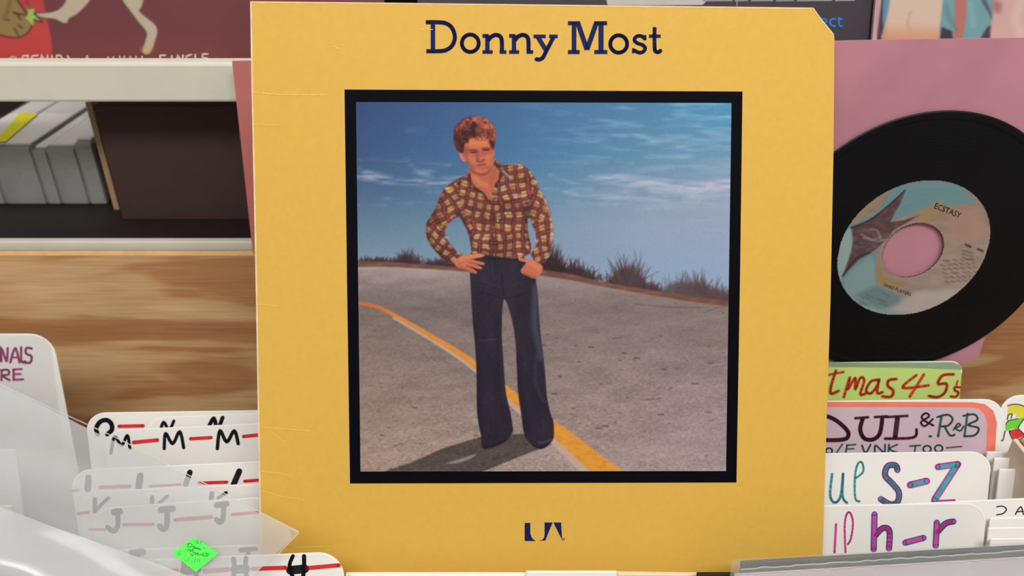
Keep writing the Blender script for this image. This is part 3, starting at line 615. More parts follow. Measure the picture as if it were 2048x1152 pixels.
ob, pl = card('divider_card', 204, 862, 515, 847, .511, .511, LN, 'white divider card with three black M letters and red dashes', left=1, group=G)
letters(ob, pl, [([(620, 465), (640, 375), (680, 420), (712, 366), (726, 440)], 15), ([(918, 440), (926, 355), (965, 412), (1005, 345), (1027, 435)], 16), ([(1215, 440), (1230, 340), (1268, 402), (1310, 340), (1332, 412)], 17)],
        [([(748, 405), (880, 392)], 22), ([(1066, 385), (1180, 378)], 20), ([(1362, 372), (1460, 362)], 20)])
ob, pl = card('divider_card', 138, 941, 515, 923, .479, .479, LN, 'white divider card with black strokes like I letters and a long red line', left=1, group=G)
letters(ob, pl, [([(490, 665), (495, 602)], 30), ([(775, 658), (784, 592)], 32), ([(1038, 640), (1062, 572)], 26), ([(1300, 655), (1338, 566)], 28)],
        [([(400, 675), (440, 672)], 12), ([(560, 656), (725, 650)], 20), ([(840, 650), (1010, 640)], 14), ([(1110, 633), (1268, 627)], 18), ([(1368, 622), (1470, 614)], 18)])
ob, pl = card('divider_card', 153, 985, 515, 968, .4705, .4705, LN, 'white divider card with black K letters under the clear bag', left=1, group=G)
letters(ob, pl, [([(530, 790), (530, 722)], 20), ([(606, 716), (575, 745), (540, 780)], 16), ([(850, 765), (850, 712)], 20), ([(935, 705), (890, 745)], 16), ([(1180, 730), (1185, 690)], 22), ([(1265, 686), (1220, 715)], 16)], [([(435, 803), (495, 797)], 18)])
ob, pl = card('divider_card', 178, 1018, 515, 995, .4635, .4635, LN, 'white divider card with three black J letters under the clear bag', left=1, group=G)
letters(ob, pl, [([(640, 795), (668, 792)], 34), ([(658, 800), (658, 870), (635, 902), (602, 880)], 24), ([(898, 782), (965, 775)], 30), ([(935, 790), (932, 870), (912, 892), (892, 872)], 26), ([(1212, 757), (1268, 748)], 28), ([(1252, 760), (1246, 830), (1230, 852), (1210, 836)], 24)],
        [([(500, 892), (585, 892)], 14), ([(690, 866), (855, 862)], 18), ([(980, 838), (1180, 822)], 22), ([(1300, 808), (1440, 796)], 18)])
ob, pl = card('divider_card', 150, 1104, 515, 1090, .455, .455, LN, 'white divider card with black T letters low behind the H card', left=1, group=G)
letters(ob, pl, [([(738, 1024), (798, 1018)], 34), ([(768, 1030), (762, 1105)], 24), ([(1345, 1008), (1430, 1000)], 22), ([(1390, 1008), (1386, 1060)], 20)], [])
ob, pl = card('divider_card', 240, 1122, 684, 1104, .42, .42, LN, 'white divider card with bold black H letters in front of the yellow cover', right=1, group=G)
letters(ob, pl, [([(1030, 1072), (1026, 1160)], 26), ([(1100, 1070), (1096, 1160)], 24), ([(1030, 1122), (1100, 1117)], 40), ([(1306, 1055), (1310, 1110), (1304, 1160)], 22), ([(1375, 1050), (1372, 1110), (1380, 1160)], 22), ([(1310, 1116), (1376, 1112)], 40),
                 ([(1638, 1040), (1620, 1085), (1624, 1125), (1642, 1165)], 18), ([(1700, 1040), (1700, 1100), (1694, 1165)], 20), ([(1624, 1120), (1704, 1112)], 42)],
        [([(820, 1142), (990, 1122)], 26), ([(1145, 1126), (1275, 1116)], 26), ([(1412, 1112), (1598, 1106)], 24), ([(1718, 1108), (1895, 1092)], 24)])
# right-hand cards
z8 = zc(2.549, 1440, 700); G2 = 'section divider cards in the right row'
ob, pl = card('divider_card', 1500, 727, 1926, 722, .535, .535, LN, 'lime green divider card with orange handwriting under the black record', right=1, mt='lime', rad=.008)
patch('plastic_lip', pl, z8([(100, 66), (1190, 62), (1232, 80), (1236, 100), (960, 90), (560, 86), (100, 86)]), M['limedark'], ob, .0002, label='grey green plastic lip')
ink('lettering', pl, [(z8(p), wd / 2.549) for p, wd in [
    ([(592, 105), (568, 180), (566, 222), (605, 208)], 15), ([(545, 128), (630, 112)], 12),
    ([(632, 240), (662, 140), (652, 200), (690, 142), (690, 200), (716, 142), (736, 155), (716, 225), (742, 222)], 14),
    ([(808, 152), (770, 160), (745, 205), (768, 222), (800, 185), (812, 150), (802, 218), (830, 214)], 14),
    ([(900, 148), (862, 154), (856, 182), (884, 208), (872, 238), (828, 236)], 15),
    ([(1002, 128), (932, 192), (1065, 180)], 14), ([(1040, 125), (968, 238)], 15),
    ([(1192, 124), (1135, 130), (1112, 172), (1155, 172), (1148, 215), (1110, 240), (1066, 234)], 15),
    ([(1212, 158), (1206, 178)], 10), ([(1224, 190), (1198, 190), (1198, 206), (1216, 216), (1204, 238), (1176, 236)], 12)]], M['orange_ink'], ob, .0003, label='orange handwritten letter')
ob, pl = card('divider_card', 1500, 804, 2010, 798, .515, .515, LN, 'white divider card with a coral framed mauve sign and plum letters', right=1, group=G2)
patch('coral_frame', pl, z8([(100, 262), (1290, 266), (1350, 275), (1395, 310), (1412, 370), (1395, 640), (100, 640)]), M['coral'], ob, .0001, label='coral paper frame')
patch('paper_sign', pl, z8([(100, 290), (1270, 292), (1320, 300), (1350, 330), (1362, 380), (1348, 640), (100, 640)]), M['mauve'], ob, .0002, label='mauve paper sign')
K = 2.549
ink('lettering', pl, [(z8(p), wd / K) for p, wd in [([(470, 400), (520, 340), (580, 352), (640, 400), (655, 432), (630, 456), (520, 458), (470, 440)], 22),
    ([(690, 348), (755, 343)], 14), ([(728, 350), (715, 405), (735, 450), (780, 456), (815, 425), (828, 345)], 22), ([(790, 342), (852, 338)], 14),
    ([(845, 342), (955, 336)], 14), ([(905, 345), (893, 445)], 26), ([(842, 452), (985, 446), (1002, 405)], 15),
    ([(1088, 385), (1050, 365), (1028, 342), (1048, 322), (1066, 338), (1025, 368), (1045, 388), (1085, 352)], 11)]], M['plum'], ob, .0003, label='plum serif letter')
ink('lettering', pl, [(z8(p), wd / K) for p, wd in [([(1130, 335), (1112, 440)], 13), ([(1068, 440), (1076, 440)], 12), ([(1108, 342), (1160, 330), (1186, 352), (1165, 384), (1125, 390)], 11), ([(1145, 390), (1172, 435), (1196, 432)], 11),
    ([(1190, 408), (1212, 376), (1226, 384), (1202, 400), (1226, 412), (1242, 388)], 9), ([(1262, 325), (1246, 440)], 12), ([(1240, 336), (1296, 328), (1312, 356), (1265, 382), (1318, 398), (1300, 434), (1245, 440)], 11)]], M['green_ink'], ob, .0003, label='dark green letter')
ink('lettering', pl, [(z8(p), wd / K) for p, wd in [(circ(556, 514, 16, 14), 9), ([(624, 480), (590, 530)], 9), ([(648, 485), (640, 532)], 10), ([(646, 486), (692, 482)], 9), ([(644, 505), (682, 503)], 8),
    ([(724, 486), (742, 524), (768, 482)], 10), ([(790, 526), (793, 486), (836, 522), (842, 482)], 10), ([(862, 482), (858, 526)], 10), ([(905, 482), (864, 504), (908, 524)], 9), ([(968, 490), (1022, 486)], 9), ([(996, 488), (992, 526)], 10),
    (circ(1056, 505, 20, 17), 9), (circ(1115, 502, 20, 17), 9), ([(1155, 499), (1232, 492)], 8)]], M['blue_ink'] if 0 else M['green_ink'], ob, .0003, label='teal capital letter')
ob, pl = card('divider_card', 1500, 909, 1985, 903, .490, .490, LN, 'white divider card with outlined letters S and Z in magenta and teal', right=1, group=G2)
ink('lettering', pl, [(z8(p), wd / K) for p, wd in [([(572, 632), (562, 740), (585, 778), (615, 745), (628, 630), (625, 745), (648, 780)], 13), ([(712, 772), (690, 755), (688, 650), (702, 582), (724, 574), (730, 620), (690, 655)], 11)]], M['teal'], ob, label='thin teal letter')
Sp = [(905, 612), (895, 588), (855, 592), (842, 640), (880, 682), (912, 725), (905, 775), (868, 786), (820, 760)]
ink('letter_outline', pl, [(z8(Sp), 32 / K), (z8([(970, 688), (1054, 668)]), 36 / K), (z8([(1112, 596), (1214, 582)]), 34 / K), (z8([(1208, 588), (1095, 762)]), 36 / K), (z8([(1082, 772), (1195, 766)]), 12 / K)], M['magenta'], ob, .0002, label='magenta letter outline')
ink('lettering', pl, [(z8(Sp), 17 / K), (z8([(976, 687), (1048, 670)]), 22 / K), (z8([(1116, 597), (1208, 584)]), 20 / K), (z8([(1204, 592), (1098, 760)]), 22 / K)], M['teal'], ob, .0003, label='teal letter fill')
ob, pl = card('divider_card', 1500, 1014, 1975, 1006, .460, .460, LN, 'white divider card with outlined small letters h and r in teal and pink', right=1, group=G2)
ink('lettering', pl, [(z8(p), wd / K) for p, wd in [([(592, 888), (584, 1032)], 12), ([(640, 1032), (636, 900), (646, 838), (664, 830), (678, 880), (668, 960), (652, 990)], 10)]], M['pink_ink'], ob, label='thin pink letter')
hh = [[(788, 838), (784, 1016)], [(792, 945), (830, 908), (864, 922), (862, 1012)], [(945, 982), (1038, 958)], [(1106, 880), (1100, 998)], [(1108, 928), (1150, 885), (1190, 874)]]
ink('letter_outline', pl, [(z8(p), 32 / K) for p in hh], M['blue_ink'], ob, .0002, label='blue letter outline')
ink('lettering', pl, [(z8(p), 18 / K) for p in hh], M['pink_ink'], ob, .0003, label='pink letter fill')
# far-right card with a painted R
ob, pl = card('divider_card', 2001, 792, 2200, 784, .528, .528, LN, 'cream divider card with a big multicoloured letter R', left=1, group=None, mt='plastic')
zR = zc(2.939, 1900, 760)
rimk = MB()
patch('letter_part', pl, zR([(345, 150), (385, 140), (425, 150), (460, 175), (470, 205), (440, 222), (385, 218), (395, 195), (360, 205), (338, 215)]), mat('yellow_marker', (214, 200, 60), .5), ob, .0002, label='yellow bowl of the letter')
patch('letter_part', pl, zR([(340, 235), (400, 225), (440, 222), (415, 262), (400, 290), (365, 285), (330, 300), (325, 270)]), mat('lime_marker', (104, 200, 60), .5), ob, .0002, label='green waist of the letter')
patch('letter_part', pl, zR([(350, 295), (400, 285), (440, 330), (375, 352)]), mat('scarlet_marker', (205, 52, 50), .5), ob, .0002, label='red foot of the letter')
ink('letter_outline', pl, [(zR(p), wd / 2.939) for p, wd in [([(340, 150), (385, 142), (430, 152), (462, 178)], 6), ([(338, 232), (345, 205), (365, 200), (360, 225)], 6), ([(440, 222), (412, 262), (402, 285), (440, 330), (375, 352), (348, 298)], 6), ([(325, 300), (312, 352), (302, 356)], 6), ([(330, 260), (345, 240), (400, 226)], 5)]], M['marker'], ob, .0003)

# ================================================================== 45 RECORDS IN PINK SLEEVES
def disc_pts(pl, cx, cy, r, n=64, off=0, rot=0):
    ctr = pl.at(cx, cy, off); upv = V(0, 0, 1) - pl.n * pl.n[2]; upv /= np.linalg.norm(upv); rt = np.cross(upv, pl.n); rt = rt if rt[0] > 0 else -rt
    return ctr, rt, upv, [ctr + r * (math.cos(a) * rt + math.sin(a) * upv) for a in np.linspace(0, 2 * math.pi, n, endpoint=False)]
def vinyl(name, pl, cx, cy, off, label, R=.0885, r=.0188):
    ctr, rt, upv, _ = disc_pts(pl, cx, cy, R, 4, off); n = pl.n; N = 128
    prof = [(R, -.0003), (R - .0008, .0004), (R - .004, .0005), (R - .0055, .0002)]
    k = 0
    rr = R - .006
    while rr > .052:
        prof.append((rr, .00026 if k % 2 else .0002)); rr -= .0011; k += 1
    prof += [(.049, .0003), (.046, .0005), (r, .0005), (r, -.0007), (.046, -.0007), (R - .0008, -.0007)]
    vs = []; fs = []; m = len(prof)
    for i in range(N):
        a = 2 * math.pi * i / N; d = math.cos(a) * rt + math.sin(a) * upv
        vs += [ctr + d * p[0] + n * p[1] for p in prof]
    for i in range(N):
        j = (i + 1) % N
        for k in range(m): l = (k + 1) % m; fs.append((i * m + k, i * m + l, j * m + l, j * m + k))
    return mesh(name, vs, fs, M['vinyl'], None, smooth=False, label=label, category='record'), ctr, rt, upv
RP = leaning(1826, 501, .499, 2)
# right sleeve (paper with a soft sag)
def paper(name, pl, pts, mt, thick, label, cat, sag=.002, parent=None):
    return MB().slab([pl.at(x, y) for x, y in pts], pl.n, thick).make(name, M[mt], parent, label=label, category=cat)
SP = Plane(RP.p - RP.n * .0022, RP.n)
paper('record_sleeve', SP, [(1560, 84), (1800, 79), (2178, 74), (2060, 400), (1966, 687), (1958, 713), (1927, 727), (1590, 724)], 'pink', .0008, 'pink paper single sleeve standing behind the black record with a painted label', 'record sleeve')
rec, ctr, rt, upv = vinyl('single_record', RP, 1826, 501, 0, 'black single record with a blue and tan painted label at the right')
cv = Canvas(1655, 350, 2000, 655, 1.0, (150, 128, 112)); z7 = zc(2.88, 1640, 340)
nn = cv.noise(30, 12, 5, 3)[..., None]
ty = np.clip((cv.Y - 370) / 260, 0, 1)[..., None]; tx = np.clip((cv.X - 1680) / 290, 0, 1)[..., None]
cv.img = np.array([152, 126, 106]) / 255 * (1 - ty) + np.array([162, 146, 138]) / 255 * ty + (nn - .5) * .12
tl_ = (106, 142, 148)
cv.put(cv.mask(z7([(60, 300), (180, 320), (330, 240), (420, 100), (620, 60), (800, 80), (900, 180), (880, 190), (690, 215), (712, 165), (560, 240), (430, 290), (380, 330), (320, 400), (330, 560), (310, 660), (200, 760), (60, 700)]), 4, False), tl_, .95)
cv.put(cv.mask(z7([(60, 400), (180, 330), (185, 440), (150, 560), (120, 640), (80, 600)]), 5, False), (160, 178, 172), .8)
cv.put(cv.mask(z7([(130, 640), (200, 560), (290, 495), (320, 540), (320, 640), (420, 700), (500, 760), (460, 850), (250, 840), (140, 720)]), 8, False), (132, 158, 156), .9)
cv.put(cv.mask(z7([(200, 720), (330, 660), (460, 720), (470, 790), (340, 800)]), 10, False), (96, 112, 118), .6)
cv.put(cv.mask(z7([(400, 800), (560, 700), (800, 690), (760, 780), (560, 850)]), 12, False), (182, 170, 164), .8)
cv.put(cv.mask(z7([(720, 240), (900, 220), (960, 340), (900, 420), (760, 400)]), 14, False), (172, 134, 120), .7)
cv.put(cv.mask(z7([(560, 250), (712, 168), (690, 260), (600, 310)]), 6, False), (160, 132, 92), .8)
cv.put(cv.mask(z7([(320, 560), (345, 520), (360, 620), (520, 650), (420, 690), (320, 650)]), 6, False), (158, 128, 84), .8)
star = z7([(492, 112), (470, 180), (425, 258), (405, 300), (480, 290), (570, 262), (480, 315), (420, 350), (385, 400), (330, 450), (290, 478), (220, 520), (130, 612), (178, 480), (192, 400), (180, 332), (260, 302), (340, 250), (410, 190)])
sm2 = cv.poly(star, (88, 66, 66), 3, 1, False)
cv.put(sm2 * np.clip((cv.noise(14, 8, 9, 2) - .5) * 3, 0, 1), (120, 98, 98), .7)
cv.stroke(z7([(180, 332), (290, 285), (400, 200), (488, 120)]), [3], (46, 34, 40), 3, .8); cv.stroke(z7([(130, 612), (210, 510), (290, 475)]), [3], (48, 34, 40), 3, .8)
for q in ([(240, 370), (300, 400), (350, 385)], [(290, 340), (330, 350), (350, 400)], [(250, 390), (330, 410), (380, 400)]): cv.stroke(z7(q), [3], (168, 150, 150), 4, .7)
for q in ([(500, 130), (600, 110), (740, 110)], [(470, 220), (560, 190), (660, 160)], [(230, 300), (300, 230), (400, 150)], [(470, 170), (600, 140), (780, 130)]): cv.stroke(z7(q), [2], (96, 132, 140), 3, .6)
r = np.random.default_rng(3)
for i in range(6):
    for k in range(6):
        x = 700 + i * 34 + k * 4 + r.normal(0, 4); y = 520 + k * 24 - i * 2
        cv.stroke(z7([(x, y), (x + 22, y + 8)]), [2.2], (112, 74, 64), 2.5, .7)
for x, y in [(840, 430), (910, 455)]: cv.stroke(z7([(x, y), (x + 26, y + 12)]), [4.5], (52, 44, 42), 2.5, .8)
for y in (470, 490, 510): cv.stroke(z7([(820, y - 6), (880, y + 10)]), [3], (92, 82, 74), 3, .6)
for _ in range(10):
    x = 180 + 220 * r.random(); y = 660 + 120 * r.random(); cv.stroke(z7([(x, y), (x + 40, y + 16)]), [2], (76, 92, 100), 3, .6)
LR = .0460
cor = [RP.at(1826, 501, .0007) + LR * (a * rt + b * upv) for a, b in [(-1, 1), (1, 1), (1, -1), (-1, -1)]]
cc = RP.at(1826, 501, .0007)
lab = print_grid('paper_label', cor, 210, 210, cv, print_mat('label_ink', .5, .2, .03, .88), rec, keep=lambda pp, vs: (np.linalg.norm(vs - cc, axis=1) < LR) & (np.linalg.norm(vs - cc, axis=1) > .0190), label='round paper label with a star and small print')
def text(name, body_, pl, px, py, hpx, ang, mt, parent, off=.0009, xs=1.0):
    cu = bpy.data.curves.new(name, 'FONT'); cu.body = body_; cu.align_x = 'CENTER'; cu.align_y = 'CENTER'; cu.resolution_u = 2
    tmp = link(bpy.data.objects.new(name, cu)); me = bpy.data.meshes.new_from_object(tmp.evaluated_get(bpy.context.evaluated_depsgraph_get()))
    vs = np.array([v.co[:] for v in me.vertices]); fs = [tuple(p.vertices) for p in me.polygons]
    bpy.data.objects.remove(tmp); bpy.data.curves.remove(cu); bpy.data.meshes.remove(me)
    s = hpx / .72; a = math.radians(ang); x = vs[:, 0] * s * xs; y = -vs[:, 1] * s
    X_ = px + x * math.cos(a) - y * math.sin(a); Y_ = py + x * math.sin(a) + y * math.cos(a)
    return mesh(name, [pl.at(u_, v_, off) for u_, v_ in zip(X_, Y_)], fs, mt, parent)
text('label_text', 'ECSTASY', RP, 1640 + 735 / 2.88, 340 + 235 / 2.88, 12, 22, M['black'], rec, xs=.85)
text('label_text', 'OHIO PLAYERS', RP, 1640 + 445 / 2.88, 340 + 690 / 2.88, 7, 20, M['black'], rec, xs=.9)
# left sleeve and record, mostly behind the yellow cover
LP_ = leaning(465, 122, .531, 1)
paper('record_sleeve', LP_, [(464, 122), (760, 116), (1000, 112), (975, 600), (522, 600), (505, 500)], 'salmon', .0008, 'salmon pink single sleeve peeking out left of the yellow cover', 'record sleeve')
vinyl('single_record', LP_, 757, 452, .0022, 'black record edge peeking out left of the yellow cover')

# ================================================================== LP COVERS ON THE RAIL
def lp_cover(pts_px, y_ref, d, lean, canvas, res, label, mt):
    """LP cover standing behind the rail; pts: x of left and right edge at pixel row y_ref"""
    pl = leaning(pts_px[0], y_ref, d, lean); A = pl.at(pts_px[0], y_ref); L = math.radians(lean)
    upv = V(0, math.sin(L), math.cos(L)); zb = zr0 + .0102
    A = A - upv * ((A[2] - zb) / upv[2]); S = .315
    cs = [A + upv * S, A + upv * S + RT * S, A + RT * S, A]
    ob = MB().slab(cs, pl.n, .003).make('album_cover', mt, None, label=label, category='record cover')
    return ob, pl, cs, upv, A
rp = Canvas(-240, -420, 720, 150, 3.0, (112, 56, 60))
CARD = print_mat('poster_ink', .4, .25, .02, .85)
r0 = Canvas(-40, -40, 720, 128, 1.0, (106, 54, 58))
r0.put(np.clip((r0.Y - 60) / 80, 0, 1), (132, 62, 60), .8); r0.put(np.clip((r0.X - 420) / 60, 0, 1), (100, 44, 50), .5)
zA = zc(3.84, 0, 0)
r0.poly(zA([(-160, -160), (290, -160), (330, 0), (385, 250), (410, 480), (-160, 480)]), (180, 62, 60), 3, 1, False)
r0.put(r0.mask(zA([(-160, -160), (290, -160), (330, 0), (385, 250), (410, 480), (-160, 480)]), 3, False) * np.clip((40 - r0.Y) / 60, 0, 1), (160, 50, 62), .6)
r0.poly(zA([(-100, -120), (100, -60), (160, 40), (215, 120), (245, 190), (215, 245), (170, 282), (110, 285), (40, 265), (-100, 240)]), (138, 112, 66), 3)
r0.stroke(zA([(-20, 262), (60, 285), (140, 288), (210, 255), (248, 195)]), [2.5], (52, 36, 34), 2.5, .9); r0.stroke(zA([(110, -30), (160, 40), (220, 130), (250, 190)]), [3], (52, 36, 34), 2.5, .9)
for q in ([(100, 95), (150, 120)], [(140, 190), (170, 215)], [(40, 150), (70, 155)], [(110, 220), (140, 270)], [(140, 130), (160, 150)]): r0.stroke(zA(q), [3], (66, 48, 40), 3, .9)
r0.stroke(zA([(80, -20), (60, 80), (30, 140)]), [8], (108, 84, 52), 8, .7)
leg = (178, 164, 142)
for pts in ([(760, -120), (700, -10), (600, 100), (530, 140), (515, 180), (480, 178), (420, 150), (340, 140), (270, 120), (290, 100), (380, 92), (450, 70), (500, 20), (560, -120)],
            [(900, -120), (930, -10), (1000, 90), (1060, 170), (1120, 245), (1115, 300), (1090, 400), (1110, 422), (1140, 418), (1170, 370), (1195, 300), (1208, 240), (1190, 190), (1130, 140), (1070, 85), (1090, 40), (1110, -120)]):
    r0.poly(zA(pts), leg, 3); r0.stroke(zA(pts[:8] if pts[0][0] == 900 else pts[4:12]), [2.2], (46, 34, 34), 2.5, .7)
r0.put(r0.mask(zA([(1090, 360), (1180, 340), (1140, 420), (1090, 410)]), 8), (196, 160, 90), .5); r0.stroke(zA([(1085, 410), (1110, 424), (1140, 424)]), [3], (40, 34, 40), 3, .8)
st_ = zA([(205, 10), (225, 70), (265, 65), (262, 105), (325, 170), (262, 150), (255, 200), (220, 160), (190, 130), (215, 100)])
r0.poly(st_, (146, 176, 84), 2, 1, False); r0.stroke(zA([(205, 10), (225, 70)]), [2], (40, 34, 30), 2, .8); r0.stroke(zA([(262, 105), (325, 170), (262, 150)]), [2.4], (40, 30, 34), 2, .9); r0.stroke(zA([(110, 95), (205, 120)]), [2.4], (46, 34, 34), 2, .9)
ob, pl, cs, upv, A = lp_cover((-135, 0), 60, .557, 18, None, None, 'maroon and red illustrated album cover standing on the white rail', mat('maroon_cover', (100, 50, 54), .4, .06, 12))
pv = lambda pl, *q: [pl.at(x, y, .0002) for x, y in q]
r0.blur(1.2)
bot = proj([A, A + RT * .315])
print_grid('printed_artwork', [pl.at(-30, -30, .0002), pl.at(640, -30, .0002), pl.at(640, 124, .0002), pl.at(-30, 124, .0002)], 450, 110, r0, CARD, ob, label='illustrated front with two kicking legs')
ink('lettering', pl, [(zA(p), 3.6) for p in [circ(100, 470, 32, 34), [(170, 500), (175, 430), (215, 425), (215, 450), (180, 455)], [(290, 425), (245, 430), (245, 495), (295, 490)], [(245, 455), (285, 455)], [(315, 495), (318, 425), (360, 490), (365, 425)], [(400, 430), (400, 500)], [(430, 500), (435, 425), (465, 425), (500, 500)], [(520, 430), (550, 490)],
     [(655, 495), (668, 430), (690, 490)], [(830, 440), (850, 490), (870, 440)], [(920, 435), (925, 490), (950, 490), (955, 435)], [(1000, 495), (1000, 435), (1040, 490), (1045, 435)], [(1090, 435), (1090, 490)],
     [(1270, 425), (1230, 425), (1230, 455), (1265, 460), (1260, 495), (1225, 490)], [(1320, 430), (1320, 495)], [(1360, 495), (1365, 425), (1405, 490), (1405, 425)], [(1470, 420), (1432, 430), (1430, 490), (1470, 490)], [(1500, 420), (1500, 490), (1530, 490)], [(1595, 415), (1555, 415), (1555, 490)], [(1555, 445), (1590, 445)]]], mat('pale_print', (196, 184, 166), .5), ob, .0004, sm=False, label='pale capital cut off by the rail')
# dark cover with blue lettering
ob, pl, cs, upv, A = lp_cover((836, 0), 40, .557, 18, None, None, 'dark album cover with blue lettering behind the top of the yellow cover', mat('dark_cover', (46, 38, 46), .4, .12, 12, 0, .35))
patch('pale_figure', pl, [(1205, -40), (1215, 10), (1240, 11), (1405, 10), (1425, -10), (1440, -40)], mat('pale_cover_print', (176, 172, 168), .5), ob, .0003, label='pale printed shape')
zT = zc(2.415, 1200, 0)
text('blue_lettering', 'ect', pl, 1662, 42, 28, 1, M['sky_blue'], ob, .0004, xs=1.0)
ink('thin_line', pl, [([(1474, -10), (1474, 12)], 1.6)], M['grey_text'], ob, .0003)
ink('small_print', pl, [([(x, 1.5 - .002 * (x - 1400)), (x + w_, 1 - .002 * (x - 1400))], 2.2) for x, w_ in [(1405, 60), (1470, 26), (1502, 44), (1552, 36), (1594, 70), (1670, 40)]], M['grey_text'], ob, .0003, cap=False)
# picture cover
ob, pl, cs, upv, A = lp_cover((1748, 0), 40, .553, 18, None, None, 'album cover with a pale torso and teal shapes behind the pink sleeve', mat('pink_edge_cover', (178, 140, 146), .5))
r1 = Canvas(1740, -40, 2200, 110, 1.0, (108, 150, 158)); 
r1.poly(zT([(1320, -100), (1372, -100), (1345, 240), (1310, 240)]), (186, 150, 152), 2, 1, False)
r1.poly(zT([(1372, -100), (1395, -20), (1375, 110), (1360, 200), (1335, 200)]), (60, 44, 60), 3, .9, False)
r1.poly(zT([(1375, -60), (1405, 0), (1385, 90), (1375, 130), (1365, 90)]), (98, 140, 172), 4, .9)
tm = r1.poly(zT([(1395, -100), (1400, 0), (1385, 90), (1368, 150), (1370, 200), (1500, 230), (1625, 200), (1640, 130), (1655, 0), (1650, -100)]), (204, 178, 160), 4)
r1.put(tm * np.clip((r1.Y - 45) / 35, 0, 1), (196, 128, 84), .75); r1.put(tm * np.clip((1778 - r1.X) / 20, 0, 1), (190, 120, 90), .7); r1.stroke(zT([(1500, 60), (1485, 110), (1498, 150)]), [4], (180, 140, 118), 6, .7)
r1.poly(zT([(1650, 130), (1700, 150), (1705, 200), (1640, 200)]), (58, 48, 62), 4, 1, False)
r1.poly(zT([(1710, -100), (1712, 60), (1708, 200), (1750, 200), (1772, 60), (1765, -100)]), (176, 108, 100), 3, 1, False)
r1.poly(zT([(1830, -60), (1880, 30), (1895, 100), (1875, 60), (1845, 10)]), (84, 84, 96), 4, .9)
r1.poly(zT([(1870, 130), (1900, 120), (1890, 200), (1830, 200)]), (66, 60, 74), 4, 1, False)
r1.poly(zT([(1895, -100), (1900, 60), (1885, 150), (1885, 240), (2400, 240), (2400, -100)]), (198, 158, 152), 5, 1, False)
r1.put(r1.mask(zT([(1900, 0), (1940, 20), (1930, 60), (1900, 50)]), 12), (160, 92, 96), .8); r1.stroke(zT([(2040, 0), (2010, 80), (2030, 160)]), [14], (214, 186, 178), 20, .7)
r1.stroke(zT([(1670, 30), (1690, 90), (1720, 140)]), [8], (76, 120, 126), 10, .6); r1.stroke(zT([(1790, 20), (1800, 120)]), [10], (130, 172, 176), 12, .6)
r1.blur(1.0)
print_grid('printed_artwork', [pl.at(1754, -30, .0002), pl.at(2190, -30, .0002), pl.at(2190, 92, .0002), pl.at(1754, 92, .0002)], 300, 84, r1, CARD, ob, label='printed figures against teal')

# ================================================================== CUBBY CONTENTS
cz = 1.45 - .2740
BXF = .584
def on_y(px, py, Y):                                   # point at photo pixel on the vertical plane y=Y
    return Plane((0, Y, 0), (0, -1, 0)).at(px, py)
xl = on_y(246, 440, BXF)[0]
bx = MB().box((xl, BXF, cz), (.12, .80, cz + .094)).make('cardboard_box', M['brown_box'], None, bevel=.001, label='dark brown cardboard box sitting in the white cubby', category='box')
f0 = on_y(194, 206, BXF + .004)[0]
# bundles of wrapped cases, standing beside the box
def bundle(x0, x1, y0, y1, z1, label, mt='greyd', lab=False):
    ob = MB().box((x0, y0, cz), (x1, y1, z1)).make('wrapped_case', M[mt], None, bevel=.002, label=label, category='case', group='wrapped cases in the cubby')
    return ob
yb = .613; zt = 1.45 - .2236
xs_ = [on_y(x, 300, yb)[0] for x in (-90, -25, 61, 91, 149, 186)]
dl = ['grey wrapped case at the far left end of the cubby', 'grey wrapped case under the bright yellow label', 'narrow grey wrapped case right of the yellow label', 'wide grey wrapped case with a shiny top in the cubby', 'last pale wrapped case beside the brown box']
hs = [0, 0, -.003, -.001, .004]
for i in range(5):
    a, b = xs_[i] + .0006, xs_[i + 1] - .0006
    ob = bundle(a, b, yb, yb + .13, zt + hs[i], dl[i], 'greyd')
    MB().box((a + .001, yb + .004, zt + hs[i] + .0002), (b - .001, yb + .124, zt + hs[i] + .0026)).make('paper_top', M['white_sleeve'], ob, bevel=.001)
    mesh('wrap', [(a, yb - .0008, cz + .002), (b, yb - .0008, cz + .002), (b, yb - .0008, zt + hs[i] + .001), (a, yb - .0008, zt + hs[i] + .001), (a, yb + .12, zt + hs[i] + .0034), (b, yb + .12, zt + hs[i] + .0034)], [(0, 1, 2, 3), (3, 2, 5, 4)], FILM3, ob)
    if i == 1:
        TP = Plane((0, 0, zt + .004), (0, 0, 1)); q = [TP.at(*p) for p in [(-12, 284), (11, 283), (76, 227), (40, 225)]]
        mesh('price_label', q, [(0, 1, 2, 3)], M['yellow_label'], ob, label='bright yellow price label')
MB().box((on_y(196, 300, BXF + .02)[0], BXF + .02, cz), (on_y(207, 300, BXF + .02)[0], .74, cz + .09)).make('divider_board', M['tan'], None, label='thin tan board standing between the wrapped cases and the brown box', category='board')

# ================================================================== LEFT SIGN CARD
ob, pl = card('sign_card', -190, 668, 104, 668, .555, .555, 12, 'pale sign card with purple capitals against the plywood', cat='sign', right=1, width=.2, rad=.016)
zN = zc(3.031, 0, 480)
ink('lettering', pl, [(zN(p), wd / 3.031) for p, wd in [([(-60, 745), (-52, 655), (-8, 740), (2, 650)], 15), ([(8, 735), (10, 660), (40, 735), (46, 655)], 15), ([(62, 742), (92, 655), (118, 742)], 15), ([(72, 712), (108, 712)], 12), ([(128, 650), (130, 735), (152, 735)], 15), ([(192, 658), (160, 655), (158, 688), (190, 705), (184, 742), (150, 744)], 15),
    ([(8, 850), (10, 790)], 14), ([(5, 790), (48, 788), (52, 815), (15, 822), (58, 850)], 14), ([(82, 785), (82, 848)], 15), ([(80, 785), (132, 782)], 13), ([(82, 815), (125, 812)], 13), ([(82, 848), (140, 845)], 14)]], M['purple'], ob, label='purple marker capital')
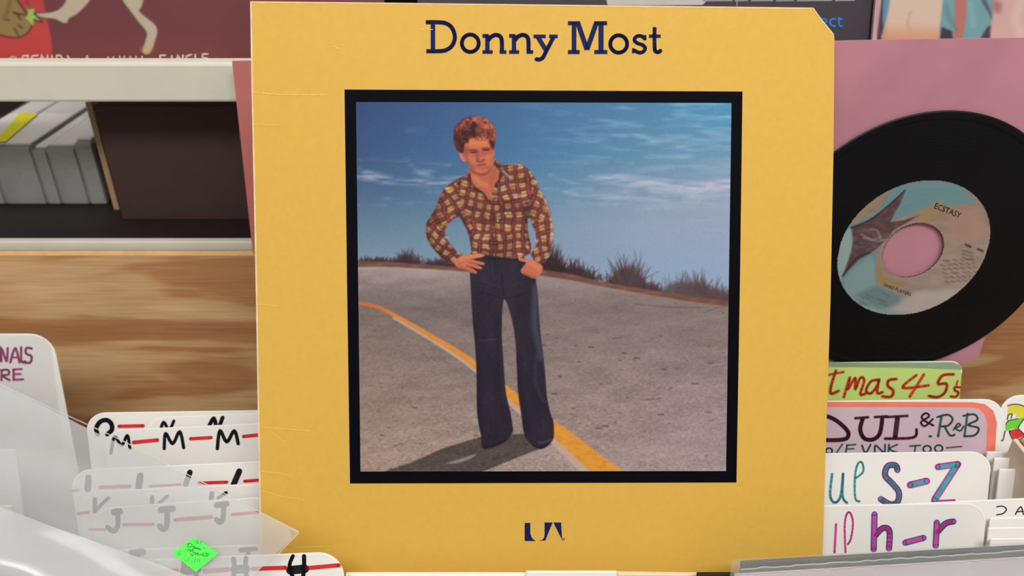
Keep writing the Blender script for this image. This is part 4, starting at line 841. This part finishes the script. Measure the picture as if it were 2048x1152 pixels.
qn = MB(); 
mesh('clear_cover', [pl.at(x, y, .0015) for x, y in [(-180, 670), (84, 671), (101, 690), (128, 900), (-180, 900)]], [(0, 1, 2, 3, 4)], FILM4, ob, label='glossy clear cover')

# ================================================================== SINGLES STANDING IN THE BIN
LNr = math.radians(20)
def single(x0, x1, y_top, z_top, mt, label, group=None, t=.0022, lean=LNr, tilt=0):
    dn = V(0, -math.sin(lean), -math.cos(lean)); n = V(0, -math.cos(lean), math.sin(lean))
    H = (z_top - FZ - .003) / math.cos(lean); A = V(x0, y_top, z_top); B = V(x1, y_top, z_top + tilt)
    ob = MB().slab([A, B, B + dn * (H - abs(tilt) * 0 + tilt), A + dn * H], n, t).make('record_sleeve', M[mt], None, bevel=.0006, label=label, category='record sleeve')
    if group: ob['group'] = group
    return ob
G3 = 'white singles at the far right of the bin'
ORD = ['first', 'second', 'third', 'fourth', 'fifth', 'sixth', 'seventh']
for k in range(3):
    single(.302 + .004 * random.random(), .48, .376 + k * .008, 1.45 - .348 + .002 * (k % 2), 'white_sleeve', 'pale single sleeve in the far right row, %s counting back from the card with numerals' % ORD[k], G3)
for k, (px, mt, lb) in enumerate([(2030, 'cream', 'cream single sleeve standing edge-on at the right border, beside the painted R card'), (2044, 'tan', 'tan single sleeve standing edge-on at the right border')]):
    A = P(px, 890, .50); MB().box((A[0], A[1] - .03, FZ + .001), (A[0] + .003, A[1] + .004, A[2] + .002)).make('record_sleeve', M[mt], None, bevel=.0008, label=lb, category='record sleeve')
ob, pl = card('divider_card', 1900, 1004, 2200, 990, .472, .472, LN, 'low white divider card with dark numerals beside the small letter h card', right=1, group=None, rad=.006, width=.17)
ink('lettering', pl, [(zR(p), 7 / 2.939) for p in [[(275, 745), (310, 742), (332, 760), (312, 785), (275, 792)], [(385, 790), (405, 755), (420, 748), (432, 790)], [(392, 775), (430, 772)]]], M['marker'], ob, label='dark numeral')
G4 = 'white singles under the clear bag'
for k, (y, dz, x1) in enumerate([(.300, -.352, -.288), (.345, -.348, -.296), (.392, -.346, -.318)]):
    single(-.49, x1, y, 1.45 + dz, 'white_sleeve', 'white single sleeve under the clear bag, %s from the front in the far left row' % ORD[k], G4)
# singles that carry the album, the pink sleeves and the records
for k in range(1): single(-.06 + .01 * k, .13, .309 + .006 * k, 1.45 - .3672, 'cream', 'single sleeve in the centre row carrying the yellow cover')
for k in range(1): single(.11, .28, .441 + .004 * k, 1.45 - .33 - .002 * k, 'white_sleeve', 'single sleeve behind the lime card carrying the pink sleeve')
for k in range(1): single(-.17, .02, .520 + .003 * k, 1.45 - .342, 'white_sleeve', 'single sleeve at the plywood carrying the left record')
# front row edges at the bottom of the frame
def top_at(px0, px1, py, d, mt, lb, cat='record sleeve', t=.003, tilt=0):
    A = P(px0, py, d); B = P(px1, py, d); return single(A[0], B[0], A[1], A[2], mt, lb, None, t, LNr, tilt)
top_at(1052, 1234, 1143, .428, 'plastic', 'white card edge in front of the yellow cover, low in the middle', t=.0015)
top_at(690, 1062, 1149, .432, 'white_sleeve', 'white sleeve edge along the bottom left of the yellow cover')
top_at(1228, 1410, 1147, .433, 'cream', 'cream sleeve edge along the bottom right of the yellow cover', tilt=-.001)
top_at(1395, 1470, 1149, .425, 'dark', 'dark sleeve edge between the cream sleeve and the bagged record')

for k, (py, d, x0) in enumerate([(1036, .4665, 1980), (1056, .4605, 1977), (1078, .4545, 1981)]):
    top_at(x0, 2200, py, d, 'white_sleeve', 'thin white sleeve edge at the right border below the numerals, %s from the top' % ORD[k], t=.001, tilt=.002)

# ================================================================== CLEAR BAGS
def film(name, corners, mt, label, cat='plastic bag', nu=40, nv=30, wav=.0012, seed=0, gap=.0016, parent=None, roll=0):
    """clear bag: two wrinkled film walls joined at the rim"""
    tl_, tr_, br_, bl_ = [V(*q) for q in corners]; n = np.cross(tr_ - tl_, bl_ - tl_); n /= np.linalg.norm(n); n = n if n @ FW < 0 else -n
    r = np.random.default_rng(seed); wv = [(r.uniform(2, 9), r.uniform(2, 9), r.uniform(0, 6.3)) for _ in range(7)]
    vs = []; fs = []
    for s in (0, 1):
        for j in range(nv):
            for i in range(nu):
                a, b = i / (nu - 1), j / (nv - 1); p = (tl_ * (1 - a) + tr_ * a) * (1 - b) + (bl_ * (1 - a) + br_ * a) * b
                edge = min(a, 1 - a, b, 1 - b); h = sum(math.sin(k1 * a * 3 + k2 * b * 3 + ph_) / len(wv) for k1, k2, ph_ in wv) * wav * 2
                vs.append(p + n * (h - s * gap * min(1, edge * 12) - roll * max(0, (.3 - b) / .3) ** 2))
        o = s * nu * nv
        for j in range(nv - 1):
            for i in range(nu - 1): fs.append((o + j * nu + i, o + j * nu + i + 1, o + (j + 1) * nu + i + 1, o + (j + 1) * nu + i))
    return mesh(name, vs, fs, mt, parent, smooth=True, label=label, category=cat) if parent is None else mesh(name, vs, fs, mt, parent, smooth=True)
# large bag slanting across the left dividers
def bag_plane(px, py, d, lean): return leaning(px, py, d, lean)
BP = leaning(597, 1065, .405, 34)
tr_px = (598, 1064); v1 = V(-610, -302); v1 /= np.hypot(*v1)
c_tr = BP.at(*tr_px); c_tl = BP.at(-160, 690); e1 = (c_tl - c_tr) / np.linalg.norm(c_tl - c_tr)
dnv = BP.at(556, 1104) - c_tr; dnv = dnv / np.linalg.norm(dnv) * .17
bag = film('plastic_bag', [c_tr + e1 * .30, c_tr, c_tr + dnv, c_tr + e1 * .30 + dnv], FILM, 'hazy clear plastic bag with a green sticker lying over the left divider cards', seed=4, nu=60, nv=40)
# seal lines along its end and upper rim
sl = MB(); ribbon(sl, BP, [(-150, 692), (0, 768), (115, 822), (250, 884), (400, 962), (520, 1024), (597, 1063)], 2.2, .0022, sm=True); ribbon(sl, BP, [(520, 1026), (597, 1066), (556, 1108)], 1.8, .0022, sm=False)
sl.make('sealed_edge', film_mat('bag_seam', .55, tint=(.95, .95, .95), gloss=.2), bag)
stk = patch('price_sticker', BP, [(344, 1106), (388, 1074), (436, 1106), (392, 1144)], M['sticker'], bag, .0032, label='neon green diamond price sticker')
zS = zc(4.876, 300, 1000)
ink('handwriting', BP, [(zS(p), 5 / 4.876) for p in [
    [(375, 425), (365, 460)], [(360, 428), (400, 425), (410, 450), (370, 462)], [(418, 462), (430, 450), (440, 466), (425, 472), (418, 462)], [(440, 478), (448, 466), (458, 476), (466, 468), (474, 482)], [(476, 484), (484, 474), (492, 492)],
    [(365, 500), (385, 480), (395, 505), (415, 482), (420, 515)], [(425, 520), (440, 510), (450, 524), (430, 534)], [(455, 530), (470, 515), (465, 540)], [(475, 540), (500, 530), (520, 540)], [(520, 512), (520, 545), (540, 545)], [(545, 515), (548, 550)], [(545, 515), (570, 530), (548, 550)], [(395, 520), (410, 545), (425, 530)]]], M['sticker_ink'], stk, .0034, cap=False)
ink('small_print', BP, [(zS(p), 6 / 4.876) for p in [[(440, 395), (455, 420)], [(470, 390), (462, 420), (482, 424)], [(500, 400), (492, 430)], [(520, 470), (540, 465)], [(345, 580), (350, 600)], [(375, 570), (372, 600)], [(400, 605), (420, 595)], [(440, 575), (435, 610)], [(465, 570), (460, 605)], [(485, 575), (480, 605)], [(270, 520), (300, 500)], [(275, 540), (300, 525)]]], M['sticker_print'], stk, .0034, cap=False)
# nearer bag in the lower left corner
B2 = leaning(150, 1090, .365, 30)
q = [B2.at(*p) for p in [(-150, 1000), (380, 1192), (300, 1420), (-250, 1320)]]
film('plastic_bag', q, FILM2, 'nearest clear plastic bag across the lower left corner with a white streak', seed=9, wav=.0004, gap=.003, roll=.018)
sl = MB(); 
# bagged record along the bottom right
B3 = leaning(1465, 1120, .405, 24)
RB = empty('bagged_record', P(1760, 1150, .41), label='bagged record with grey and white sleeves along the bottom right edge', category='bagged record')
def strip(name, d, tlp, trp, mt, lean=22, th=.004, depth_px=140):
    pl = leaning(tlp[0], tlp[1], d, lean); A = pl.at(*tlp); B = pl.at(*trp); L = math.radians(lean); dn = V(0, -math.sin(L), -math.cos(L))
    return MB().slab([A, B, B + dn * .13, A + dn * .13], pl.n, th).make(name, mt, RB, bevel=.0006), pl
strip('grey_sleeve', .416, (1483, 1126), (2120, 1090), M['grey'], th=.003)
o, pl = strip('white_sleeve', .404, (1470, 1150), (2120, 1112), mat('pinkish_white_paper', (206, 198, 204), .5, .03, 40), th=.002)
o2, pl2 = strip('grey_sleeve', .410, (1482, 1139), (2120, 1097), mat('grey_paper', (96, 104, 104), .5, .1, 40), th=.001)
jag = lambda a, b, n, s: [(a[0] + (b[0] - a[0]) * t, a[1] + (b[1] - a[1]) * t + random.uniform(-s, s)) for t in np.linspace(0, 1, n)]
ink('sleeve_edge', pl2, [(jag((1482, 1138), (2110, 1097), 46, 1.2), 2.0)], M['plastic_edge'], RB, .0006, label='bright ragged sleeve edge')
ink('sleeve_edge', pl, [(jag((1470, 1150), (2110, 1113), 46, 1.0), 2.2)], mat('pink_white_edge', (222, 190, 200), .5), RB, .0006, label='pinkish sleeve edge')
fl = [leaning(1465, 1120, .3985, 22).at(*p) for p in [(1464, 1119), (2130, 1080), (2130, 1330), (1440, 1330)]]
film('clear_bag', fl, film_mat('record_bag_film', .10, scale=30), '', parent=RB, seed=12, wav=.0004, gap=.001)

for o in bpy.data.objects:
    if 'org' in o: del o['org']
